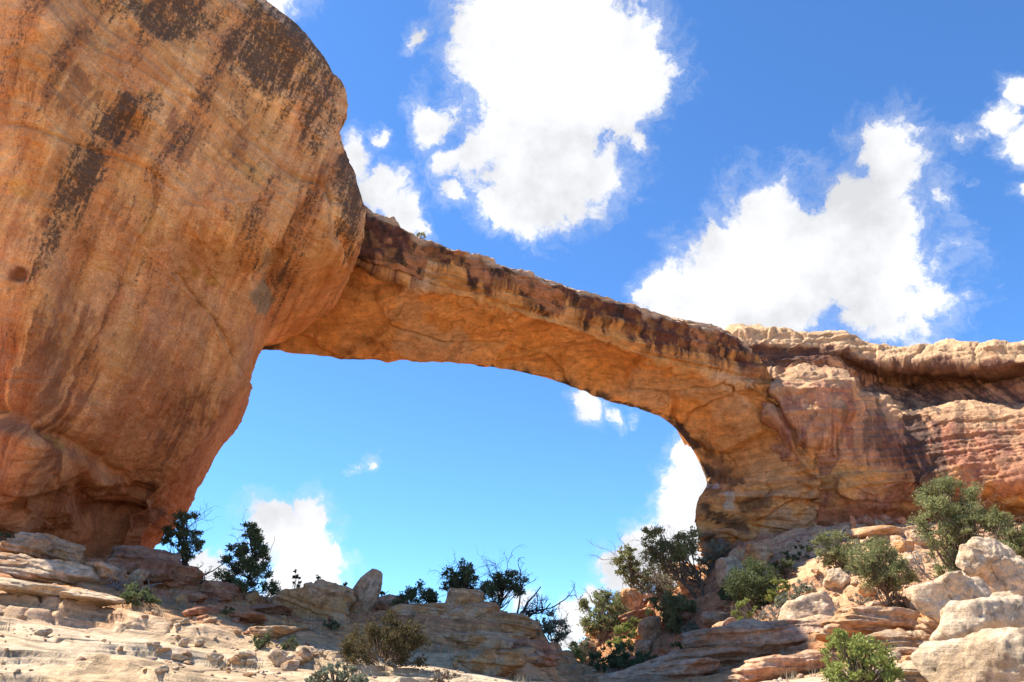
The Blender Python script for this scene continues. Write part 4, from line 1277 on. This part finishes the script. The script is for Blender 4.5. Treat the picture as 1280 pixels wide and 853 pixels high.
def plant(name, label, cat, px, py, wpx, hpx, kind='round', leaf='juniper', dens=1.0, lean=0.0, Y=None, seed=0, group=None,
          stems=1, bare=0, wood=None, trunk_h=0.3, clumps=40, crad=0.17, deadlen=0.5, lift=0.0, fol='crown', asym=0.0):
    r = np.random.default_rng(seed * 101 + 5)
    b = hit(px, py) if Y is None else P(px, py, Y)
    extra = 0.0
    if Y is not None and Y < 40:
        gz = ground_z(b[0], b[1])
        extra = max(0.0, b[2] - gz); b[2] = gz
    c, s = math.cos(PITCH), math.sin(PITCH)
    fd = b[1] * c + (b[2] - CZ) * s
    W = wpx / FPX * fd; H = hpx / FPX * fd * 1.04 + extra
    root = link(bpy.data.objects.new(name, None)); root.location = (b[0], b[1], b[2] - 0.05 + lift)
    tag(root, label, cat, group)
    pix = fd / FPX * 1.25                 # metres per rendered pixel
    wood = wood or M_BARK
    T = Tubes(); D = Tubes(); cs, rs_ = [], []
    m = min(W, H)
    if kind == 'brush':
        for k in range(stems):
            d = np.array((r.normal(0, 1.0), r.normal(0, .6), abs(r.normal(.1, .35))))
            bare_branch(r, T, (r.normal(0, .3) * W, r.normal(0, .2) * W, r.uniform(0, .35) * H), d, W * .55, max(0.03, pix * .7), 2)
        T.build('branches', wood, root)
        return root
    if kind == 'dead':
        for k in range(max(2, stems)):
            d = np.array((r.normal(lean, .5), r.normal(0, .4), 1.0))
            bare_branch(r, T, (r.normal(0, .05), 0, 0), d, max(W, H) * .75, max(0.035, pix * .8) * (1 + W * .15), 3)
        T.build('branches', wood, root)
        return root
    for k in range(clumps):
        if kind == 'cone':
            h = trunk_h * .5 + (1 - trunk_h * .5) * r.random() ** 1.15
            rad = 0.5 * W * (1 - 0.86 * (h - trunk_h * .5) / (1 - trunk_h * .5)) * r.uniform(.35, 1)
            a = r.uniform(0, 6.28)
            p = np.array((math.cos(a) * rad, math.sin(a) * rad * .8, h * H * .95))
            q = crad * W * r.uniform(.5, 1.0) * (1.1 - .55 * h)
        elif kind == 'shrub':
            a = r.uniform(0, 6.28); e = r.random() ** .5
            h = r.uniform(.15, .9) * math.sqrt(max(0.02, 1 - .75 * e * e))
            p = np.array((math.cos(a) * e * W * .46, math.sin(a) * e * W * .42, h * H))
            q = crad * m * r.uniform(.6, 1.1)
        else:
            d = r.normal(size=3); d /= np.linalg.norm(d); d *= r.random() ** .4
            h = trunk_h + (1 - trunk_h) * (0.5 + 0.5 * d[2] * .92)
            p = np.array((d[0] * W * .42, d[1] * W * .38, h * H * .96))
            q = crad * m * r.uniform(.55, 1.25)
        p[0] += lean * p[2] + asym * W * math.sin(3.0 * p[2] / H)
        cs.append(p); rs_.append(q)
    cs = [q * np.array((1.12, 1.1, 0.98)) for q in cs]
    # wood
    if kind in ('shrub',):
        for k in range(max(stems, 5)):
            p = cs[r.integers(len(cs))]
            T.add(wiggle(r, (r.normal(0, .03), r.normal(0, .03), -.05), p, 6, .05), np.linspace(max(.012, pix * .35), .006, 6), 4)
        for p in cs:
            T.add(wiggle(r, p * np.array((.25, .25, .3)), p, 5, .06), np.linspace(.014, .006, 5), 3)
    else:
        tips = []
        for k in range(stems):
            tx = (k - (stems - 1) / 2) * W * .22
            top = np.array((tx + lean * H * .8 + asym * W * .3, r.normal(0, .05) * W, H * (.93 if kind == 'cone' else .78)))
            tr = wiggle(r, (tx * .3, 0, -.3), top, 12, .035 if kind == 'cone' else .06)
            r0 = max(0.045 * H * .55, pix * 1.1)
            T.add(tr, np.linspace(r0, r0 * .2, 12), 7); tips.append((tr, r0))
        for p in cs:
            tr, r0 = tips[r.integers(len(tips))]
            hh = np.clip((p[2] / H - (.05 if kind == 'cone' else .22)) / .95, .12, .9)
            a = tr[int(hh * 11)]
            T.add(wiggle(r, a, p, 6, .07, -.05), np.linspace(r0 * .38, max(.008, pix * .15), 6), 4)
    DD = T if bare <= 6 else D
    for k in range(bare):
        d = np.array((r.normal(lean * 1.5, .8), r.normal(0, .5), r.uniform(.2, 1.2)))
        st = cs[r.integers(len(cs))] * np.array((.6, .6, .75))
        bare_branch(r, DD, st, d, deadlen * H, max(pix * .42, .012), 2)
    T.build('stems' if kind == 'shrub' else 'trunk', wood, root)
    D.build('dead_branches', M_DEAD if wood is not M_DARKWOOD else M_DARKWOOD, root)
    ls = max(0.024, 1.15 * pix)
    n = int(dens * 3.6 * (W * H) / (ls * ls))
    v, f, col = leaves(r, cs, rs_, min(n, 40000), ls, aspect=2.1)
    mesh_np(fol, v, f, LEAF[leaf], col, smooth=False, parent=root)
    return root


# ---- left and centre
plant('juniper_tree', 'dark juniper standing behind the lower edge of the overhanging cliff', 'tree', 222, 722, 56, 88, leaf='dark', seed=1, clumps=34, bare=4, Y=38, wood=M_DARKWOOD, crad=.15, trunk_h=.12, dens=.8)
plant('pine_tree', 'cone shaped dark green pine on the crest left of the broad layered boulder', 'tree', 302, 760, 84, 88, kind='cone', leaf='dark', seed=2, clumps=70, bare=4, Y=33.5, wood=M_DARKWOOD, crad=.17, trunk_h=.08, dens=1.2)
plant('dead_tree', 'thin bare leaning snag between the dark juniper and the cone shaped pine', 'dead tree', 243, 736, 26, 52, kind='dead', lean=.45, stems=2, seed=3, Y=35, wood=M_DARKWOOD)
plant('shrub', 'little dark shrub at the foot of the thin bare snag', 'shrub', 247, 736, 20, 18, kind='shrub', leaf='dark', seed=4, Y=36, clumps=14, crad=.3)
plant('dead_brush', 'tangled pile of dead grey brush on the ledge under the cliff', 'dead brush', 150, 736, 44, 16, kind='brush', stems=16, seed=5, wood=M_DEAD)
plant('shrub', 'round grey green shrub beside the pile of dead brush', 'shrub', 172, 757, 46, 28, kind='shrub', leaf='dark', seed=6, clumps=26, crad=.28, dens=1.4)
plant('shrub', 'little wispy shrub, left of two on the shaded slope below the pine', 'shrub', 326, 812, 26, 24, kind='shrub', leaf='dark', seed=7, clumps=16, bare=4, crad=.25)
plant('shrub', 'small round dark shrub, right of two on the shaded slope below the pine', 'shrub', 362, 811, 22, 16, kind='shrub', leaf='dark', seed=8, clumps=16, crad=.3)
plant('shrub', 'small dark shrub in the shade below the broad layered boulder', 'shrub', 414, 788, 18, 14, kind='shrub', leaf='dark', seed=9, clumps=14, crad=.3)
plant('shrub', 'tiny dark tuft low between the pine and the layered boulder', 'shrub', 284, 772, 20, 10, kind='shrub', leaf='dark', seed=29, clumps=10, crad=.3)
plant('shrub', 'thin green sprig rising behind the left end of the broad layered boulder', 'shrub', 366, 768, 14, 50, kind='shrub', leaf='dark', seed=10, clumps=9, Y=35.4, dens=.5)
plant('shrub', 'small dark sprigs behind the top of the broad layered boulder', 'shrub', 394, 768, 30, 44, kind='shrub', leaf='dark', seed=11, clumps=14, Y=35.4, dens=.5)
plant('shrub', 'dark sprigs between the broad boulder and the pointed boulder', 'shrub', 421, 768, 26, 44, kind='shrub', leaf='dark', seed=12, clumps=14, Y=35.4, dens=.6)
plant('shrub', 'low bluish bush just right of the pointed upright boulder', 'shrub', 472, 764, 32, 24, kind='shrub', leaf='dark', seed=13, Y=37, clumps=16, bare=5)
plant('shrub', 'dense dark green bush left of the squarish boulder on the knoll', 'shrub', 522, 766, 56, 36, kind='shrub', leaf='dark', seed=14, Y=34, clumps=34, crad=.24, dens=1.3)
plant('juniper_tree', 'dark juniper with bare twigs sticking out, behind the squarish boulder', 'tree', 573, 764, 56, 68, leaf='dark', seed=15, Y=34.5, clumps=30, bare=12, wood=M_DARKWOOD, trunk_h=.2, crad=.17, deadlen=.42, dens=.9)
plant('juniper_tree', 'low dark juniper with long curved bare branches right of the squarish boulder', 'tree', 622, 772, 72, 46, leaf='dark', seed=16, Y=34, clumps=36, bare=9, lean=.1, wood=M_DARKWOOD, trunk_h=.05, crad=.2, deadlen=.9)
plant('dead_tree', 'dead black tree leaning out over the right edge of the knoll', 'dead tree', 648, 796, 70, 62, kind='dead', lean=.7, stems=5, seed=17, Y=33, wood=M_DARKWOOD)
plant('shrub', 'large olive brown bush on the shaded slope left of the knoll', 'bush', 478, 834, 92, 70, kind='shrub', leaf='olive', seed=18, clumps=60, crad=.2, dens=1.3, fol='foliage')
plant('sagebrush', 'pale grey sage bush at the bottom edge beside the stone heap', 'bush', 420, 866, 88, 42, kind='shrub', leaf='grey', seed=19, clumps=60, crad=.14, dens=1.2, fol='foliage', bare=6)
plant('shrub', 'dry pale tuft of twigs at the bottom edge in front of the knoll', 'shrub', 556, 856, 36, 16, kind='shrub', leaf='dry', seed=20, clumps=16, dens=.5, bare=6)
plant('shrub', 'grey green brush at the right foot of the knoll by the gully', 'shrub', 690, 832, 46, 46, kind='shrub', leaf='grey', seed=21, clumps=30, bare=6, Y=33.5, dens=.8)
plant('shrub', 'pale yellow green brush in the gully right of the knoll', 'shrub', 712, 838, 34, 38, kind='shrub', leaf='bright', seed=22, clumps=22, bare=5, Y=39, dens=.7)
plant('shrub', 'tiny shrub growing on top of the thin rock span', 'shrub', 524, 297, 14, 8, kind='shrub', leaf='juniper', seed=23, Y=42.5, clumps=9, crad=.35)
plant('shrub', 'dark green plant on the ledge under the cliff at the far left', 'shrub', 14, 668, 44, 18, kind='shrub', leaf='dark', seed=24, clumps=16, dens=.8)
# ---- right slope
for i, (px, py, w, h, lf, br, lb) in enumerate([
        (728, 826, 34, 30, 'grey', 6, 'grey brush at the lowest end of the right slope by the gully'),
        (766, 776, 46, 40, 'juniper', 4, 'rounded olive shrub between the yellow green tree and the open juniper'),
        (818, 742, 44, 40, 'grey', 12, 'silvery twiggy shrub between the open juniper and the twisted one'),
        (852, 770, 36, 30, 'juniper', 4, 'olive shrub tucked under the crown of the twisted juniper'),
        (810, 836, 40, 24, 'dark', 3, 'dark shrub on the edge of the low ledge right of the shaded bush'),
        (882, 722, 36, 26, 'grey', 8, 'grey scrub between the twisted juniper trunk and the bright weathered boulder'),
        (918, 752, 40, 30, 'dark', 4, 'dark shrub at the left side of the broad dark juniper'),
        (982, 722, 40, 26, 'dark', 4, 'dark shrub in shade above the broad dark juniper'),
        (866, 796, 26, 20, 'grey', 6, 'small grey shrub left of the shaded boulder pair'),
        (1006, 742, 28, 18, 'grey', 6, 'small grey shrub above the long pale boulder'),
        (790, 790, 30, 22, 'bright', 2, 'small fresh green shrub beside the tilted red slab'),
        (1180, 740, 34, 22, 'dry', 10, 'dry straw coloured brush above the wide rounded boulder'),
        (1096, 690, 30, 22, 'juniper', 4, 'small olive shrub under the bench of red rock')]):
    plant('shrub', lb, 'shrub', px, py, w, h, kind='shrub', leaf=lf, seed=70 + i, clumps=26, bare=br, dens=.95, crad=.2)
plant('juniper_tree', 'yellow green small tree at the lower left end of the right slope', 'tree', 752, 800, 64, 62, leaf='juniper', seed=31, clumps=40, bare=5, trunk_h=.08, crad=.15, dens=.8)
plant('shrub', 'bright green shrub below the yellow green small tree', 'shrub', 782, 816, 44, 34, kind='shrub', leaf='bright', seed=32, clumps=26, dens=1.0)
plant('shrub', 'dark green bush in the shade at the foot of the right slope', 'bush', 774, 840, 66, 42, kind='shrub', leaf='dark', seed=33, clumps=40, dens=1.3)
plant('juniper_tree', 'open juniper with a visible dark trunk against the white cloud, leftmost on the crest', 'tree', 800, 752, 56, 78, leaf='juniper', seed=34, clumps=30, bare=5, trunk_h=.25, crad=.14, dens=.65, lean=-.12)
plant('juniper_tree', 'twisted juniper leaning left on two dark limbs below the arch foot', 'tree', 876, 746, 84, 92, leaf='juniper', seed=35, clumps=44, bare=6, stems=2, lean=-.42, trunk_h=.3, crad=.14, dens=.75)
plant('shrub', 'bleached leafless brush left of the twisted juniper', 'shrub', 834, 746, 66, 52, kind='shrub', leaf='grey', seed=36, clumps=26, bare=26, dens=.35, deadlen=.7)
plant('shrub', 'tall grey brush against the arch foot', 'shrub', 902, 706, 56, 34, kind='shrub', leaf='grey', seed=37, clumps=34, bare=10, dens=.9)
plant('juniper_tree', 'dark little juniper in the middle of the slope, below the bleached brush', 'tree', 842, 794, 40, 56, leaf='juniper', seed=38, clumps=30, bare=3, trunk_h=.1, crad=.2, dens=1.0)
plant('shrub', 'dark shaded bush beneath the twisted juniper', 'bush', 828, 776, 42, 40, kind='shrub', leaf='dark', seed=39, clumps=24, dens=.9)
plant('juniper_tree', 'broad dark juniper in the shadow right of the bright weathered boulder', 'tree', 946, 766, 72, 68, leaf='dark', seed=40, clumps=50, trunk_h=.02, crad=.22, dens=1.4)
plant('shrub', 'small bright green bush against the broad dark juniper', 'bush', 974, 752, 30, 36, kind='shrub', leaf='bright', seed=41, clumps=20, dens=1.0)
plant('shrub', 'silvery sage right of the bright green bush', 'shrub', 990, 764, 36, 30, kind='shrub', leaf='grey', seed=42, clumps=26, dens=1.0)
plant('shrub', 'dry grey shrub below the silvery sage', 'shrub', 968, 784, 38, 28, kind='shrub', leaf='dry', seed=43, clumps=20, dens=.5, bare=14)
plant('sapling', 'light green feathery sapling beside a dark stump on the red ledge', 'sapling', 934, 788, 32, 50, kind='shrub', leaf='bright', seed=44, clumps=16, dens=.6, bare=3)
plant('shrub', 'low dark purple twiggy plant on the edge of the red ledge', 'shrub', 942, 803, 36, 12, kind='shrub', leaf='dark', seed=45, clumps=18, bare=8, dens=.8)
plant('shrub', 'dark bush low on the slope beside the reddish boulder pair', 'shrub', 857, 816, 34, 22, kind='shrub', leaf='dark', seed=46, clumps=18)
plant('juniper_tree', 'green juniper with a grey twiggy middle, leftmost on the sunlit slope', 'tree', 1046, 714, 54, 52, leaf='juniper', seed=47, clumps=40, bare=10, trunk_h=.03, crad=.18, dens=1.0)
plant('juniper_tree', 'rounded juniper on a short trunk in the middle of the sunlit slope', 'tree', 1120, 768, 76, 92, leaf='juniper', seed=48, clumps=60, bare=3, trunk_h=.22, crad=.16, dens=1.0, lean=-.12)
plant('juniper_tree', 'biggest juniper, tall and bushy in front of the red cliff', 'tree', 1202, 716, 100, 136, leaf='juniper', seed=49, clumps=90, bare=5, trunk_h=.02, crad=.14, dens=1.05, Y=31, asym=.05)
plant('juniper_tree', 'spreading pale green juniper right of the biggest one', 'tree', 1268, 700, 70, 76, leaf='juniper', seed=50, clumps=40, bare=4, trunk_h=.05, crad=.17, dens=1.0, Y=29)
plant('shrub', 'bright green bush in front of the sunlit ledges at the bottom edge', 'bush', 1078, 868, 92, 88, kind='shrub', leaf='bright', seed=51, clumps=90, crad=.13, dens=1.2, fol='foliage')
plant('dead_shrub', 'leafless grey shrub between the rounded juniper and the biggest juniper', 'dead shrub', 1156, 718, 34, 40, kind='dead', stems=4, seed=52, wood=M_DEAD)
plant('dead_branch', 'bleached dead branch lying against the boulders at the right edge', 'dead branch', 1278, 758, 50, 30, kind='dead', stems=2, lean=-1.2, seed=53, wood=M_DEAD, Y=17)
plant('shrub', 'brown green scrub under the rounded juniper', 'shrub', 1142, 766, 50, 22, kind='shrub', leaf='olive', seed=54, clumps=24, dens=.8)
plant('shrub', 'dry twiggy scrub between the rounded juniper and the long pale boulder', 'shrub', 1078, 758, 34, 16, kind='shrub', leaf='dry', seed=55, clumps=16, dens=.4, bare=10)
plant('shrub', 'dark shrub in the shadow directly under the arch foot', 'shrub', 1004, 700, 40, 22, kind='shrub', leaf='dark', seed=56, clumps=20, dens=1.1)
plant('shrub', 'green scrub at the top of the slope beneath the row of red blocks', 'shrub', 1076, 690, 34, 18, kind='shrub', leaf='juniper', seed=57, clumps=18)


# ------------------------------------------------------------------ gravel and small rubble nobody could count
def gravel(name, n, box, size, seed, cols, dens_fn):
    r = np.random.default_rng(seed)
    v0, f0 = ico(2)
    x = r.uniform(box[0], box[1], n * 3); y = r.uniform(box[2], box[3], n * 3)
    keep = r.random(n * 3) < dens_fn(x, y)
    x, y = x[keep][:n], y[keep][:n]; n = len(x)
    z = height(x, y)
    sz = size[0] * (size[1] / size[0]) ** (r.random(n) ** 2.2)
    base = []
    for k in range(12):
        nn = r.normal(size=(9, 3)); nn /= np.linalg.norm(nn, axis=1)[:, None]
        q = np.maximum(v0 @ nn.T, 0) / r.uniform(.55, 1, 9)
        base.append(v0 * np.minimum((q ** 20).sum(1) ** (-1 / 20.0), 1.4)[:, None] * r.uniform(.6, 1.1, 3) * np.array((1, 1, .7)))
    base = np.array(base)
    b = base[r.integers(12, size=n)]
    a = r.uniform(0, 6.28, n); ca, sa = np.cos(a), np.sin(a)
    vx = b[:, :, 0] * ca[:, None] - b[:, :, 1] * sa[:, None]; vy = b[:, :, 0] * sa[:, None] + b[:, :, 1] * ca[:, None]
    V_ = np.stack([vx, vy, b[:, :, 2]], 2) * (sz * .5)[:, None, None] + np.stack([x, y, z + .08 * sz], 1)[:, None]
    F_ = (f0[None] + (np.arange(n) * len(v0))[:, None, None]).reshape(-1, 3)
    cols = np.array(cols)
    c = cols[r.integers(len(cols), size=n)] * r.uniform(.8, 1.15, (n, 1))
    o = mesh_np(name, V_.reshape(-1, 3), F_, M_ROCK, np.repeat(c, len(v0), 0), nside=3, smooth=False)
    tag(o, kind='stuff')


gravel('rubble', 5200, (1, 34, 14, 58), (.05, .42), 5, [(.52, .33, .2), (.46, .25, .15), (.58, .44, .31), (.4, .2, .13)],
       lambda x, y: sstep(-.15, .25, fbm(V(x / 3.5, y / 3.5), 3, 600)) * sstep(4, 9, x + (y - 20) * .1))
gravel('gravel', 2600, (-14, 6, 10, 34), (.03, .16), 6, [(.58, .44, .31), (.52, .38, .26), (.5, .3, .19)],
       lambda x, y: sstep(0.05, .35, fbm(V(x / 2.5, y / 2.5), 3, 601)))


def dry_grass(n, seed):
    r = np.random.default_rng(seed)
    x = np.concatenate([r.uniform(2, 32, n * 6), r.uniform(-14, 3, n * 2)]); y = np.concatenate([r.uniform(15, 56, n * 6), r.uniform(14, 34, n * 2)])
    keep = fbm(V(x / 3, y / 3), 3, 700) > 0.18
    x, y = x[keep][:n * 3], y[keep][:n * 3]
    nb = 26
    m = len(x)
    cx = np.repeat(x, nb) + r.normal(0, .07, m * nb); cy = np.repeat(y, nb) + r.normal(0, .07, m * nb)
    cz = np.repeat(height(x, y), nb)
    L_ = r.uniform(.10, .30, m * nb); a = r.uniform(0, 6.28, m * nb); ln = r.uniform(.1, .7, m * nb)
    base = np.stack([cx, cy, cz - .03], 1)
    side = np.stack([np.sin(a), -np.cos(a), a * 0], 1) * 0.006 * (1 + np.hypot(cx, cy) / 25)[:, None]
    tip = base + np.stack([np.cos(a) * ln * L_, np.sin(a) * ln * L_, L_], 1)
    v = np.stack([base - side, base + side, tip], 1).reshape(-1, 3)
    f = np.arange(m * nb * 3).reshape(-1, 3)
    col = np.repeat(r.random(m), nb * 3)[:, None].repeat(3, 1)
    tag(mesh_np('dry_grass', v, f, LEAF['dry'], col, smooth=False, nside=3), kind='stuff')


dry_grass(260, 8)
